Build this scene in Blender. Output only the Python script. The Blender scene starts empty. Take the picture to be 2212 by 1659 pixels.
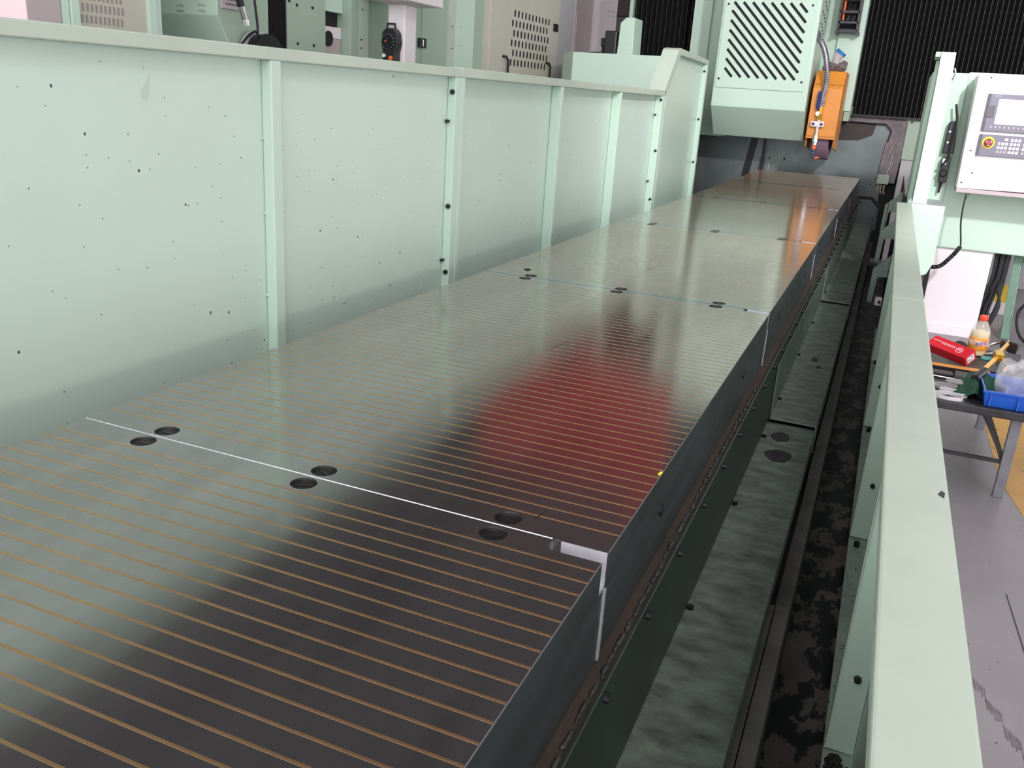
import bpy, bmesh, math, random
from mathutils import Matrix, Vector
random.seed(7)
sc = bpy.context.scene
COL = sc.collection
Z0 = 0.86                      # table top stands 0.86 m above the hall floor; builders use heights from the table top

# ------------------------------------------------------------------ camera, world, exposure
cd = bpy.data.cameras.new('camera'); cam = bpy.data.objects.new('camera', cd); COL.objects.link(cam)
r_ = Vector((0.91797, 0.39178, 0.06236)); u_ = Vector((-0.17946, 0.26799, 0.94656)); f_ = Vector((-0.35413, 0.88011, -0.31632))
yaw, pitch, roll = -0.3828, -0.3220, 0.0658
f_ = Vector((math.sin(yaw)*math.cos(pitch), math.cos(yaw)*math.cos(pitch), math.sin(pitch)))
r0 = f_.cross(Vector((0, 0, 1))).normalized(); u0 = r0.cross(f_)
r_ = math.cos(roll)*r0 + math.sin(roll)*u0; u_ = -math.sin(roll)*r0 + math.cos(roll)*u0
cam.matrix_world = Matrix(((r_.x, u_.x, -f_.x, 0.2717), (r_.y, u_.y, -f_.y, 0.0), (r_.z, u_.z, -f_.z, 0.6126 + Z0), (0, 0, 0, 1)))
cd.sensor_width = 36.0; cd.lens = 1886.2/2212*36.0; cd.clip_start = 0.02; cd.clip_end = 200
sc.camera = cam
w = bpy.data.worlds.new('daylight'); sc.world = w; w.use_nodes = True
bg = w.node_tree.nodes['Background']; bg.inputs[0].default_value = (1.0, 0.965, 0.985, 1); bg.inputs[1].default_value = 2.2
sc.view_settings.view_transform = 'Standard'; sc.view_settings.look = 'None'
sc.view_settings.gamma = 1.0; sc.view_settings.use_curve_mapping = False
sc.view_settings.exposure = 0.34

# ------------------------------------------------------------------ materials
def nt(m): return m.node_tree.nodes, m.node_tree.links
def M(name, col, rough=0.5, metal=0.0, var=0.0, vs=3.0, stretch=(1, 1, 1), var2=None, bump=0.0, bs=40.0, specks=None, rvar=0.0,
      emit=None, spec=0.5, alpha=None, trans=0.0, stain=None, lowdirt=None):
    m = bpy.data.materials.new(name); m.use_nodes = True
    N, L = nt(m); b = N['Principled BSDF']
    c4 = (*col, 1)
    b.inputs['Base Color'].default_value = c4; b.inputs['Roughness'].default_value = rough
    b.inputs['Metallic'].default_value = metal; b.inputs['Specular IOR Level'].default_value = spec
    if trans: b.inputs['Transmission Weight'].default_value = trans
    if alpha is not None: b.inputs['Alpha'].default_value = alpha
    if emit:
        b.inputs['Emission Color'].default_value = (*emit[0], 1); b.inputs['Emission Strength'].default_value = emit[1]
    geo = N.new('ShaderNodeNewGeometry'); mp = N.new('ShaderNodeVectorMath'); mp.operation = 'MULTIPLY'
    mp.inputs[1].default_value = stretch; L.new(geo.outputs['Position'], mp.inputs[0])
    cur = None
    def noise(scale, det=4.0, rough=0.6, vec=mp):
        n = N.new('ShaderNodeTexNoise'); n.inputs['Scale'].default_value = scale; n.inputs['Detail'].default_value = det
        n.inputs['Roughness'].default_value = rough; L.new(vec.outputs[0], n.inputs['Vector']); return n
    def ramp(src, a, bb):
        r = N.new('ShaderNodeMapRange'); r.inputs['From Min'].default_value = a; r.inputs['From Max'].default_value = bb
        L.new(src, r.inputs['Value']); return r.outputs['Result']
    def mix(fac, A, B):
        x = N.new('ShaderNodeMix'); x.data_type = 'RGBA'; L.new(fac, x.inputs['Factor'])
        for k, v in ((6, A), (7, B)):
            if isinstance(v, tuple): x.inputs[k].default_value = (*v, 1) if len(v) == 3 else v
            else: L.new(v, x.inputs[k])
        return x.outputs[2]
    def math_(op, a, bb):
        x = N.new('ShaderNodeMath'); x.operation = op
        for k, v in ((0, a), (1, bb)):
            if isinstance(v, (int, float)): x.inputs[k].default_value = v
            else: L.new(v, x.inputs[k])
        return x.outputs[0]
    cur = c4
    if var or var2:
        n = noise(vs); d = var2 if var2 else tuple(max(0, c*(1-var)) for c in col)
        cur = mix(ramp(n.outputs['Fac'], 0.35, 0.7), c4, d)
    if stain:                                    # stain = (colour, scale, threshold, softness)
        n = noise(stain[1], 6.0, 0.65); cur = mix(ramp(n.outputs['Fac'], stain[2], stain[2]+stain[3]), cur, stain[0])
    if specks:                                   # each = (colour, scale, size, share, plane, z below which they crowd)
        for sp_ in (specks if isinstance(specks, list) else [specks]):
            sx = N.new('ShaderNodeSeparateXYZ'); L.new(geo.outputs['Position'], sx.inputs[0])
            cx_ = N.new('ShaderNodeCombineXYZ'); L.new(sx.outputs['Y'], cx_.inputs[0]); L.new(sx.outputs['Z' if sp_[4] == 'yz' else 'X'], cx_.inputs[1])
            v = N.new('ShaderNodeTexVoronoi'); v.voronoi_dimensions = '2D'; v.inputs['Scale'].default_value = sp_[1]; v.inputs['Randomness'].default_value = 1.0
            L.new(cx_.outputs[0], v.inputs['Vector'])
            nn = noise(sp_[1]*2.5, 2.0, 0.6, geo)
            ds = math_('ADD', v.outputs['Distance'], math_('MULTIPLY', nn.outputs['Fac'], sp_[2]*0.9))
            sep = N.new('ShaderNodeSeparateColor'); L.new(v.outputs['Color'], sep.inputs['Color'])
            share = sp_[3]
            if len(sp_) > 5: share = math_('ADD', sp_[3]*0.3, math_('MULTIPLY', ramp(sx.outputs['Z'], sp_[5]+0.7, sp_[5]), sp_[3]))
            on = math_('MULTIPLY', math_('LESS_THAN', ds, sp_[2]), math_('LESS_THAN', sep.outputs['Red'], share))
            cur = mix(on, cur, sp_[0])
    if not isinstance(cur, tuple): L.new(cur, b.inputs['Base Color'])
    if rvar:
        n = noise(vs*2.3, 5.0, 0.65); x = ramp(n.outputs['Fac'], 0.3, 0.7)
        L.new(math_('ADD', math_('MULTIPLY', x, rvar), rough-rvar/2), b.inputs['Roughness'])
    if bump:
        n = noise(bs, 3.0, 0.6); bp = N.new('ShaderNodeBump'); bp.inputs['Strength'].default_value = bump; bp.inputs['Distance'].default_value = 0.004
        L.new(n.outputs['Fac'], bp.inputs['Height']); L.new(bp.outputs['Normal'], b.inputs['Normal'])
    return m

MINT = (0.58, 0.75, 0.635)
mint = M('mint_paint', MINT, 0.42, var=0.05, vs=2.0, bump=0.06, bs=220)
mint_wall = M('mint_paint_spattered', (0.595, 0.745, 0.645), 0.38, var=0.06, vs=1.2, bump=0.08, bs=200, specks=[((0.07, 0.08, 0.09), 15, 0.085, 0.07, 'yz', 0.78), ((0.16, 0.19, 0.18), 36, 0.115, 0.11, 'yz', 0.78)], rvar=0.1)
mint_worn = M('mint_paint_handled', (0.53, 0.625, 0.52), 0.40, var=0.10, vs=4.0, bump=0.05, bs=220)
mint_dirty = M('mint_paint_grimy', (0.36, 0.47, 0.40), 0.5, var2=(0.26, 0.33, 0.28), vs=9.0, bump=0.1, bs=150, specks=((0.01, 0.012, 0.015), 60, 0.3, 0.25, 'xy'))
sage = M('sage_paint_and_shade', (0.38, 0.49, 0.39), 0.45, var=0.07, vs=2.0)
deepgreen = M('oily_green_paint', (0.030, 0.045, 0.036), 0.42, var2=(0.018, 0.024, 0.020), vs=5.0, stretch=(1, 1, 0.3), bump=0.1, bs=90)
bedgreen = M('worn_green_paint', (0.175, 0.215, 0.175), 0.50, var2=(0.060, 0.066, 0.054), vs=22.0, stretch=(0.6, 1.2, 1), bump=0.25, bs=60, stain=((0.02, 0.022, 0.024), 7.0, 0.66, 0.10))
steel = M('ground_steel', (0.40, 0.395, 0.395), 0.135, 0.91, var2=(0.31, 0.305, 0.305), vs=4.0, stretch=(2.6, 0.5, 1), rvar=0.05)
steel_side = M('blued_steel_edge', (0.15, 0.155, 0.175), 0.42, 0.7, var2=(0.085, 0.095, 0.10), vs=5.0, stretch=(1, 0.5, 2.5), rvar=0.15, bump=0.05, bs=80)
bright_steel = M('pale_lit_steel', (0.72, 0.71, 0.78), 0.38, 0.35, var=0.15, vs=30)  # pale tone also carries the light on notch and joint faces
brass = M('brass_inlay', (0.62, 0.39, 0.20), 0.34, 0.85, var=0.15, vs=10)
rust = M('rusty_ledge', (0.075, 0.050, 0.033), 0.65, 0.3, var2=(0.045, 0.036, 0.03), vs=9.0, stretch=(1, 0.5, 1), bump=0.5, bs=50)
weld = M('weld_bead', (0.075, 0.072, 0.07), 0.5, 0.6, var=0.5, vs=40, bump=0.6, bs=90)
dark = M('dark_metal', (0.022, 0.023, 0.026), 0.4, 0.5)
plugmat = M('plug_dark_steel', (0.014, 0.013, 0.013), 0.5, 0.1, var=0.4, vs=50, spec=0.25)
black = M('black_plastic', (0.014, 0.014, 0.017), 0.4)
bellow = M('black_bellows_cloth', (0.004, 0.004, 0.005), 0.8, var=0.3, vs=30)
bellow_edge = M('bellows_fold_edge', (0.026, 0.026, 0.03), 0.5)
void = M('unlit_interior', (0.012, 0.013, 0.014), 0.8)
stainless = M('stainless_sheet', (0.19, 0.215, 0.22), 0.42, 0.75, var2=(0.12, 0.14, 0.14), vs=2.5, stretch=(1, 1, 0.6), rvar=0.12, bump=0.04, bs=60)
purple_steel = M('mill_scale_steel', (0.20, 0.175, 0.185), 0.5, 0.5, var2=(0.10, 0.085, 0.09), vs=6.0, bump=0.08, bs=60)
barsteel = M('grimy_bar_steel', (0.17, 0.155, 0.15), 0.55, 0.2, var2=(0.10, 0.092, 0.088), vs=7.0, bump=0.2, bs=60)
oil = M('oily_tray', (0.17, 0.14, 0.14), 0.45, var2=(0.085, 0.068, 0.064), vs=5.0, stretch=(1.6, 0.8, 1), stain=((0.006, 0.006, 0.008), 8.0, 0.475, 0.03), bump=0.1, bs=60)
sludge = M('black_swarf_sludge', (0.006, 0.006, 0.008), 0.5, bump=0.8, bs=120)
orange = M('orange_paint', (0.80, 0.30, 0.045), 0.38, var=0.12, vs=5.0, specks=((0.15, 0.09, 0.06), 18, 0.15, 0.10, 'yz'))
wheelmat = M('violet_abrasive', (0.34, 0.22, 0.30), 0.9, var=0.2, vs=40, bump=0.5, bs=300)
hosemat = M('corrugated_hose_metal', (0.40, 0.37, 0.42), 0.32, 0.85)
hosedark = M('hose_groove', (0.10, 0.09, 0.105), 0.5, 0.5)
chrome = M('chrome', (0.75, 0.74, 0.75), 0.16, 1.0)
orange_pl = M('orange_plastic', (0.85, 0.16, 0.04), 0.4)
blue_dk = M('dark_blue_plastic', (0.02, 0.035, 0.22), 0.4)
slate = M('slate_blue_plastic', (0.07, 0.085, 0.13), 0.45)
grey_rag = M('dirty_cotton', (0.24, 0.20, 0.19), 0.9, var=0.45, vs=25, bump=0.6, bs=90)
white_rag = M('pale_cotton', (0.62, 0.56, 0.60), 0.9, var=0.2, vs=25)
blue_rag = M('blue_cuff_cloth', (0.02, 0.19, 0.50), 0.8)
white_pt = M('pinkish_white_paint', (0.86, 0.80, 0.83), 0.4, var=0.04, vs=1.5)
pink_pt = M('pale_pink_paint', (0.78, 0.62, 0.64), 0.45, var=0.05)
mauve_pt = M('mauve_grey_paint_and_shade', (0.52, 0.44, 0.46), 0.5, var=0.06)
beige_pt = M('beige_paint', (0.55, 0.53, 0.46), 0.45, var=0.07, vs=2.5)
greycab = M('cool_grey_paint', (0.46, 0.45, 0.47), 0.45, var=0.05)
panelgrey = M('violet_grey_keypad', (0.20, 0.19, 0.245), 0.4)
panelgrey_d = M('violet_grey_rim', (0.10, 0.095, 0.125), 0.4)
screen = M('lit_white_screen', (0.9, 0.9, 0.92), 0.3, emit=((0.95, 0.96, 1.0), 1.2))
key_w = M('white_key', (0.88, 0.82, 0.86), 0.5); key_g = M('grey_key', (0.42, 0.38, 0.42), 0.5); key_p = M('peach_key', (0.85, 0.55, 0.50), 0.5)
cyan = M('cyan_print', (0.25, 0.65, 0.80), 0.5)
yellow = M('yellow_plastic', (0.85, 0.60, 0.05), 0.4)
red_d = M('dark_red_plastic', (0.22, 0.02, 0.03), 0.35); red_l = M('rose_red_plastic', (0.42, 0.06, 0.09), 0.4)
white_pr = M('white_print', (0.88, 0.84, 0.86), 0.5)
cable = M('black_cable_rubber', (0.012, 0.012, 0.014), 0.45)
conduit = M('green_corrugated_conduit', (0.22, 0.36, 0.27), 0.5, var=0.1, vs=30)
conduit_d = M('green_conduit_groove', (0.08, 0.13, 0.10), 0.6)
floor_m = M('grey_painted_concrete', (0.300, 0.272, 0.298), 0.42, var2=(0.25, 0.225, 0.245), vs=2.2, stain=((0.13, 0.115, 0.12), 5.0, 0.62, 0.14), specks=((0.05, 0.045, 0.05), 18, 0.10, 0.16, 'xy'), bump=0.05, bs=60)
yellow_fl = M('ochre_floor_paint', (0.62, 0.33, 0.07), 0.45, var=0.25, vs=6.0, specks=((0.10, 0.07, 0.05), 16, 0.2, 0.16, 'xy'))
benchm = M('greasy_bench_steel', (0.060, 0.058, 0.066), 0.45, 0.5, var2=(0.035, 0.032, 0.033), vs=9.0, bump=0.2, bs=60)
legm = M('scuffed_grey_steel', (0.25, 0.25, 0.29), 0.5, 0.3, var=0.3, vs=12)
redcard = M('red_carton', (0.66, 0.018, 0.035), 0.4, var=0.08, vs=12)
gold = M('gold_anodised', (0.72, 0.42, 0.06), 0.28, 0.8, var=0.15, vs=30)
green_cl = M('bottle_green_cloth', (0.020, 0.092, 0.055), 0.9, var=0.25, vs=30, bump=0.4, bs=300)
bluebin = M('blue_bin_plastic', (0.02, 0.12, 0.62), 0.35, var=0.06, vs=20)
teal = M('teal_plastic', (0.10, 0.42, 0.38), 0.4)
clear = M('clear_plastic_film', (0.92, 0.90, 0.93), 0.10, spec=0.6, alpha=0.24, bump=0.9, bs=35)
petm = M('clear_bottle_plastic', (0.80, 0.74, 0.70), 0.08, spec=0.7, alpha=0.35)
juice = M('yellow_soda', (0.80, 0.52, 0.07), 0.25)
soda_lt = M('soda_cream', (0.80, 0.70, 0.36), 0.3)
label_o = M('orange_label', (0.83, 0.22, 0.03), 0.4, var2=(0.85, 0.45, 0.06), vs=28)
capred = M('red_cap', (0.80, 0.06, 0.025), 0.4)
bluepr = M('blue_print', (0.05, 0.10, 0.50), 0.5)
white_ring = M('white_plastic_ring', (0.80, 0.76, 0.80), 0.45, var=0.1, vs=30)
grey_ring = M('grey_foam_ring', (0.42, 0.39, 0.41), 0.6, var=0.15, vs=30)
ceil_m = M('brown_roof_sheet', (0.165, 0.150, 0.158), 0.7, var=0.15, vs=0.6)
wall_m = M('pale_hall_wall', (0.50, 0.47, 0.46), 0.7, var=0.06, vs=0.8)
redcrane = M('red_crane_paint', (0.80, 0.025, 0.025), 0.4)

# ------------------------------------------------------------------ mesh builder
class MB:
    def __init__(s): s.v = []; s.f = []
    def add(s, v, f):
        o = len(s.v); s.v += [tuple(p) for p in v]; s.f += [tuple(i+o for i in q) for q in f]; return s
    def box(s, x0, x1, y0, y1, z0, z1):
        v = [(x, y, z) for z in (z0, z1) for y in (y0, y1) for x in (x0, x1)]
        return s.add(v, [(0, 2, 3, 1), (4, 5, 7, 6), (0, 1, 5, 4), (2, 6, 7, 3), (0, 4, 6, 2), (1, 3, 7, 5)])
    def prism(s, poly, ax, a, b):
        n = len(poly)
        def pt(p, t): q = list(p); q.insert(ax, t); return q
        v = [pt(p, a) for p in poly] + [pt(p, b) for p in poly]
        return s.add(v, [tuple(range(n))[::-1], tuple(range(n, 2*n))] + [(i, (i+1) % n, n+(i+1) % n, n+i) for i in range(n)])
    def cyl(s, p0, p1, r0, r1=None, n=16):
        r1 = r0 if r1 is None else r1
        p0, p1 = Vector(p0), Vector(p1); d = (p1-p0).normalized(); a = d.orthogonal().normalized(); b = d.cross(a)
        v = [p0+r0*(math.cos(t)*a+math.sin(t)*b) for t in [2*math.pi*i/n for i in range(n)]]
        v += [p1+r1*(math.cos(t)*a+math.sin(t)*b) for t in [2*math.pi*i/n for i in range(n)]]
        return s.add(v, [tuple(range(n))[::-1], tuple(range(n, 2*n))] + [(i, (i+1) % n, n+(i+1) % n, n+i) for i in range(n)])
    def tube(s, pts, r, n=10, closed=False):
        P = [Vector(p) for p in pts]; m = len(P); rr = r if isinstance(r, (list, tuple)) else [r]*m
        v = []; a = None
        for i, p in enumerate(P):
            q0, q1 = P[(i-1) % m] if closed or i else p, P[(i+1) % m] if closed or i < m-1 else p
            d = (q1-q0).normalized()
            a = d.orthogonal().normalized() if a is None else (a-d*a.dot(d)).normalized()
            b = d.cross(a)
            v += [p+rr[i]*(math.cos(t)*a+math.sin(t)*b) for t in [2*math.pi*k/n for k in range(n)]]
        f = []
        for i in range(m if closed else m-1):
            j = (i+1) % m
            f += [(i*n+k, i*n+(k+1) % n, j*n+(k+1) % n, j*n+k) for k in range(n)]
        if not closed: f += [tuple(range(n))[::-1], tuple(range((m-1)*n, m*n))]
        return s.add(v, f)
    def lathe(s, prof, c, n=24, axis=2):
        v = []
        for (r, z) in prof:
            for k in range(n):
                t = 2*math.pi*k/n; q = [r*math.cos(t), r*math.sin(t)]; q.insert(axis, z); v.append((q[0]+c[0], q[1]+c[1], q[2]+c[2]))
        m = len(prof)
        f = [(i*n+k, i*n+(k+1) % n, (i+1)*n+(k+1) % n, (i+1)*n+k) for i in range(m-1) for k in range(n)]
        f += [tuple(range(n))[::-1], tuple(range((m-1)*n, m*n))]
        return s.add(v, f)
    def build(s, name, mat, parent=None, bevel=0.0, seg=2, smooth=True):
        v = [(p[0], p[1], p[2]+Z0) for p in s.v]
        mn = [min(p[k] for p in v) for k in range(3)]; mx = [max(p[k] for p in v) for k in range(3)]
        c = Vector(((mn[0]+mx[0])/2, (mn[1]+mx[1])/2, mn[2]))
        me = bpy.data.meshes.new(name); me.from_pydata([tuple(Vector(p)-c) for p in v], [], s.f)
        bm = bmesh.new(); bm.from_mesh(me); bmesh.ops.recalc_face_normals(bm, faces=bm.faces)
        if bevel:
            ed = [e for e in bm.edges if len(e.link_faces) == 2 and e.calc_face_angle(0) > 0.5]
            bmesh.ops.bevel(bm, geom=ed, offset=bevel, segments=seg, affect='EDGES', profile=0.5, clamp_overlap=True)
        for fc in bm.faces: fc.smooth = smooth and not bevel
        for e in bm.edges:
            if len(e.link_faces) != 2 or e.calc_face_angle(0) > 0.6: e.smooth = False
        bm.to_mesh(me); bm.free()
        me.materials.append(mat)
        o = bpy.data.objects.new(name, me); COL.objects.link(o)
        o.location = c
        if parent: attach(o, parent)
        return o
def base(o):
    l = Vector(o.location); p = o.parent
    while p: l += Vector(p.location); p = p.parent
    return l
def attach(o, parent):
    o.location = Vector(o.location) - base(parent); o.parent = parent
def tag(o, label, cat, group=None):
    o['label'] = label; o['category'] = cat
    if group: o['group'] = group
    return o
def struct(o): o['kind'] = 'structure'; return o
def thing(name, label, cat, loc, group=None):
    o = bpy.data.objects.new(name, None); COL.objects.link(o); o.location = (loc[0], loc[1], loc[2]+Z0); o.empty_display_size = 0.05
    return tag(o, label, cat, group)
def box(name, mat, parent, x0, x1, y0, y1, z0, z1, bevel=0.0): return MB().box(x0, x1, y0, y1, z0, z1).build(name, mat, parent, bevel)
def cut(o, mb):
    c = mb.build('cutter', steel)
    md = o.modifiers.new('b', 'BOOLEAN'); md.operation = 'DIFFERENCE'; md.object = c; md.solver = 'EXACT'
    bpy.context.view_layer.update(); dg = bpy.context.evaluated_depsgraph_get()
    me = bpy.data.meshes.new_from_object(o.evaluated_get(dg)); o.modifiers.clear(); o.data = me
    cm = c.data; bpy.data.objects.remove(c); bpy.data.meshes.remove(cm)
def dup(o, parent, dx=0, dy=0, dz=0):
    c = o.copy(); COL.objects.link(c); c.parent = parent; c.location = Vector(o.location)+Vector((dx, dy, dz)); return c
def bolt(parent, mat, p, d, r, h, name='bolt', n=6):
    p, d = Vector(p), Vector(d)
    return MB().cyl(p, p+d*h, r, r*0.9, n).cyl(p+d*h*0.9, p+d*h*1.15, r*0.5, r*0.45, 8).build(name, mat, parent)
def text_mesh(txt, size):
    cu = bpy.data.curves.new('t', 'FONT'); cu.body = txt; cu.size = size; cu.extrude = size*0.02; cu.align_x = 'CENTER'; cu.align_y = 'CENTER'
    o = bpy.data.objects.new('t', cu); COL.objects.link(o); bpy.context.view_layer.update()
    me = bpy.data.meshes.new_from_object(o.evaluated_get(bpy.context.evaluated_depsgraph_get()))
    v = [tuple(p.co) for p in me.vertices]; f = [tuple(p.vertices) for p in me.polygons]
    bpy.data.objects.remove(o); bpy.data.curves.remove(cu); return v, f
def smooth_path(pts, k=6):
    P = [Vector(p) for p in pts]; out = []
    for i in range(len(P)-1):
        p0, p1, p2, p3 = P[max(i-1, 0)], P[i], P[i+1], P[min(i+2, len(P)-1)]
        for j in range(k):
            t = j/k; out.append(0.5*((2*p1)+(p2-p0)*t+(2*p0-5*p1+4*p2-p3)*t*t+(3*p1-p0-3*p2+p3)*t**3))
    out.append(P[-1]); return out

FL = -Z0
# ------------------------------------------------------------------ hall
fl = struct(box('floor', floor_m, None, -16, 14, -14, 30, FL-0.1, FL))
fy = MB().prism([(0.985, 5.2), (0.905, 4.2), (1.03, 3.55), (1.9, 3.3), (1.9, 5.2)], 2, FL, FL+0.0015)
fy = MB().prism([(0.955, 5.35), (0.948, 4.1), (1.015, 3.62), (1.10, 3.0), (2.2, 3.0), (2.2, 5.35)], 2, FL, FL+0.0015).build('yellow_marking', yellow_fl, fl)
MB().prism([(0.872, 3.0), (0.876, 3.0), (0.893, 2.6), (0.889, 2.6)], 2, FL, FL+0.0008).build('floor_crack', dark, fl)
tm = MB()
for i in range(4):
    for j in range(9):
        x = 0.728+i*0.034+j*0.0042; y = 2.43-i*0.10-j*0.006
        tm.box(x, x+random.uniform(0.001, 0.0028), y-random.uniform(0.02, 0.05), y+0.02, FL, FL+0.0006)
tm.build('tyre_mark', M('tyre_rubber_smear', (0.13, 0.11, 0.115), 0.6), fl)
struct(box('ceiling', ceil_m, None, -16, 2.6, -1.8, 30, 7.4, 7.6))
struct(box('ceiling', ceil_m, None, 4.9, 9, -1.8, 30, 7.4, 7.6))     # the gap between the two roof halves is the open rooflight
struct(box('wall_back', wall_m, None, -16, 14, 29.8, 30, FL, 7.4))
struct(box('wall_left', wall_m, None, -16, -15.8, -14, 30, FL, 7.4))
rw = struct(box('wall_right', wall_m, None, 8.8, 9.0, -5, 30, 1.7, 7.4))
cr = thing('overhead_crane', 'red painted overhead travelling crane girder high behind the gantry', 'crane', (-4.8, 16, 5.0))
box('girder', redcrane, cr, -6.8, -2.8, 15.8, 16.2, 4.6, 6.9, 0.02)
box('end_truck', redcrane, cr, -3.4, -2.7, 15.4, 16.6, 6.9, 7.2, 0.02)
box('hoist', redcrane, cr, -4.8, -3.6, 15.6, 16.4, 4.2, 4.6, 0.03)
fd = thing('added_floodlight', 'unseen white lamp on a roof stem, added to brighten the gantry', 'added_floodlight', (2.2, 1.0, 3.3))  # out-of-view lamp added to brighten the gantry and pendant
FP, FT = Vector((2.2, 1.0, 3.3)), Vector((-0.1, 8.2, 0.5)); FD = (FT-FP).normalized()
MB().cyl(FP-FD*0.16, FP, 0.09, 0.17, 20).build('lamp_housing', white_pt, fd)
MB().cyl(FP, FP+FD*0.006, 0.16, 0.16, 24).build('lamp_lens', M('lit_lens', (1, 1, 1), 0.5, emit=((1.0, 0.96, 0.98), 8.0)), fd)
MB().cyl((2.2, 1.0, 3.35), (2.2, 1.0, 7.4), 0.025, n=10).build('roof_stem', dark, fd)
ld = bpy.data.lights.new('added_floodlight_beam', 'SPOT'); ld.energy = 1150; ld.color = (1.0, 0.965, 0.985); ld.spot_size = math.radians(62); ld.spot_blend = 0.7; ld.shadow_soft_size = 0.16
lo_ = bpy.data.objects.new('added_floodlight_beam', ld); COL.objects.link(lo_); lo_.location = (FP+FD*0.02)+Vector((0, 0, Z0)); lo_.rotation_euler = FD.to_track_quat('-Z', 'Y').to_euler(); attach(lo_, fd)
# ------------------------------------------------------------------ machine table with magnetic chuck plates
Y1, LP, TH = 1.083, 1.745, 0.177
tb = thing('machine_table', 'long ground steel machine table of magnetic plates with brass inlay lines', 'machine table', (-0.5, 4.5, FL+0.4))
strip0 = None
for i in range(-1, 5):
    ya = Y1+LP*i+0.0015; yb = Y1+LP*(i+1)-0.0015
    nx, ny = 0.085, 0.030
    arc = [(-nx+0.014-0.014*math.cos(t), yb-0.0155+0.0155*math.sin(t)) for t in [math.pi/2-math.pi*k/8 for k in range(9)]]
    arc = [(-nx+0.0155-0.0155*math.cos(a), yb-0.0155+0.0155*math.sin(a)) for a in [math.pi/2-math.pi*k/8 for k in range(9)]]
    arc[0] = (-nx+0.0155, yb); 
    if i < 4: top = [(-1, ya), (0, ya), (0, yb-0.031)] + [(-nx+0.0155, yb-0.031)] + arc[::-1][1:] + [(-1, yb)]
    else: top = [(-1, ya), (0, ya), (0, yb), (-1, yb)]
    pl = MB().prism(top, 2, -0.055, 0.0).build('chuck_plate', steel, tb)
    holes = MB(); hp = []
    for x in (-0.8335, -0.5, -0.1675):
        if i < 4: hp.append((x, yb-0.0265))
        if i > -1: hp.append((x, ya+0.0265))
    if i < 4: MB().prism([(yb-0.0012, -0.0036), (yb+0.0030, 0.0003), (yb+0.0030, -0.006), (yb-0.0012, -0.006)], 0, -0.999, -nx).build('joint_line', bright_steel if i < 0 else steel_side, tb)  # pale colour at the first joint stands in for its lit gap wall
    for (x, y) in hp: holes.cyl((x, y, -0.012), (x, y, 0.01), 0.0215, n=32)
    cut(pl, holes)
    for fc in pl.data.polygons: fc.use_smooth = False
    for (x, y) in hp:
        pg = MB().cyl((x, y, -0.0118), (x, y, -0.0035), 0.0208, n=28).build('plug', plugmat, pl)
        a = random.uniform(-0.5, 0.5); dx, dy = 0.013*math.cos(a), 0.013*math.sin(a)
        MB().prism([(x-dx+dy*0.15, y-dy-dx*0.15), (x+dx+dy*0.15, y+dy-dx*0.15), (x+dx-dy*0.15, y+dy+dx*0.15), (x-dx-dy*0.15, y-dy+dx*0.15)], 2, -0.0034, -0.0028).build('plug_slot', black, pl)
    n = 49; pitch = (LP-0.116)/(n-1)
    ys = [Y1+LP*i+0.058+pitch*k for k in range(n)]
    if i < 2:
        for y in ys:
            if y < 0.1: continue
            if strip0 is None: strip0 = box('inlay_strip', brass, pl, -0.999, -0.001, y-0.0020, y+0.0020, -0.001, 0.00025); sy = base(strip0).y; continue
            c = strip0.copy(); COL.objects.link(c); c.parent = pl; c.location = Vector((-0.5, y, Z0-0.001))-base(pl)
    else:
        m = MB()
        for y in ys: m.box(-0.999, -0.001, y-0.0009, y+0.0009, -0.001, 0.00012)
        m.build('inlay_strips', brass, pl)['kind'] = 'stuff'
    # lower body of the plate, seen from the side
    lo = MB().prism([(-1, ya), (0, ya), (0, yb), (-1, yb)], 2, -TH, -0.0555).build('plate_body', steel_side, tb)
    bd = MB().box(0, 0.0012, ya, yb-(0.031 if i < 4 else 0), -0.0555, -0.0006).build('plate_edge', steel_side, lo)
    MB().box(-0.0002, 0.0014, ya+0.001, yb-(0.0315 if i < 4 else 0), -0.0016, 0.0003).build('edge_highlight', M('edge_highlight_steel', (0.30, 0.29, 0.31), 0.4, 0.6), pl)  # pale strip paints the highlight along the plate edge
    if i < 4:
        box('notch_floor', bright_steel, lo, -nx, 0, yb-0.030, yb, -0.0555, -0.05)
        box('notch_wall', bright_steel, pl, -nx+0.003, -0.0005, yb-0.0002, yb+0.0014, -0.055, -0.0004)  # light on the notch wall is put into this pale face
        MB().box(0, 0.0025, yb-0.0045, yb+0.0045, -TH, -0.058).build('joint_seam', bright_steel, lo)
    for y in (ya+0.35, yb-0.45):
        MB().cyl((0, y, -0.085), (0.003, y, -0.085), 0.012, n=14).build('lifting_hole', black, lo)
YE = Y1+LP*5
box('table_core', steel_side, tb, -0.995, -0.01, Y1-LP, YE, -0.46, -TH-0.001)
box('rust_ledge', rust, tb, -0.012, 0.021, Y1-LP, YE, -0.215, -TH-0.002)
sk = box('skirt', deepgreen, tb, 0.0, 0.026, Y1-LP, YE, -0.458, -0.196, 0.002)
b0 = None
for k in range(-2, 36):
    y = 1.052+0.2405*k
    if b0 is None: b0 = bolt(sk, dark, (0.026, y, -0.215), (1, 0, 0), 0.0085, 0.008, 'skirt_bolt', 8); y00 = y
    else: dup(b0, sk, dy=y-y00)
wb = MB()
y = 0.3
while y < 2.6:
    l = random.uniform(0.012, 0.035); r = random.uniform(0.0025, 0.0055)
    wb.lathe([(0.0008, -l/2), (r, -l/4), (r, l/4), (0.0008, l/2)], (0.019+random.uniform(-0.002, 0.002), y, -0.1785), 8, axis=1); y += l*random.uniform(0.7, 1.3)
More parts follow.
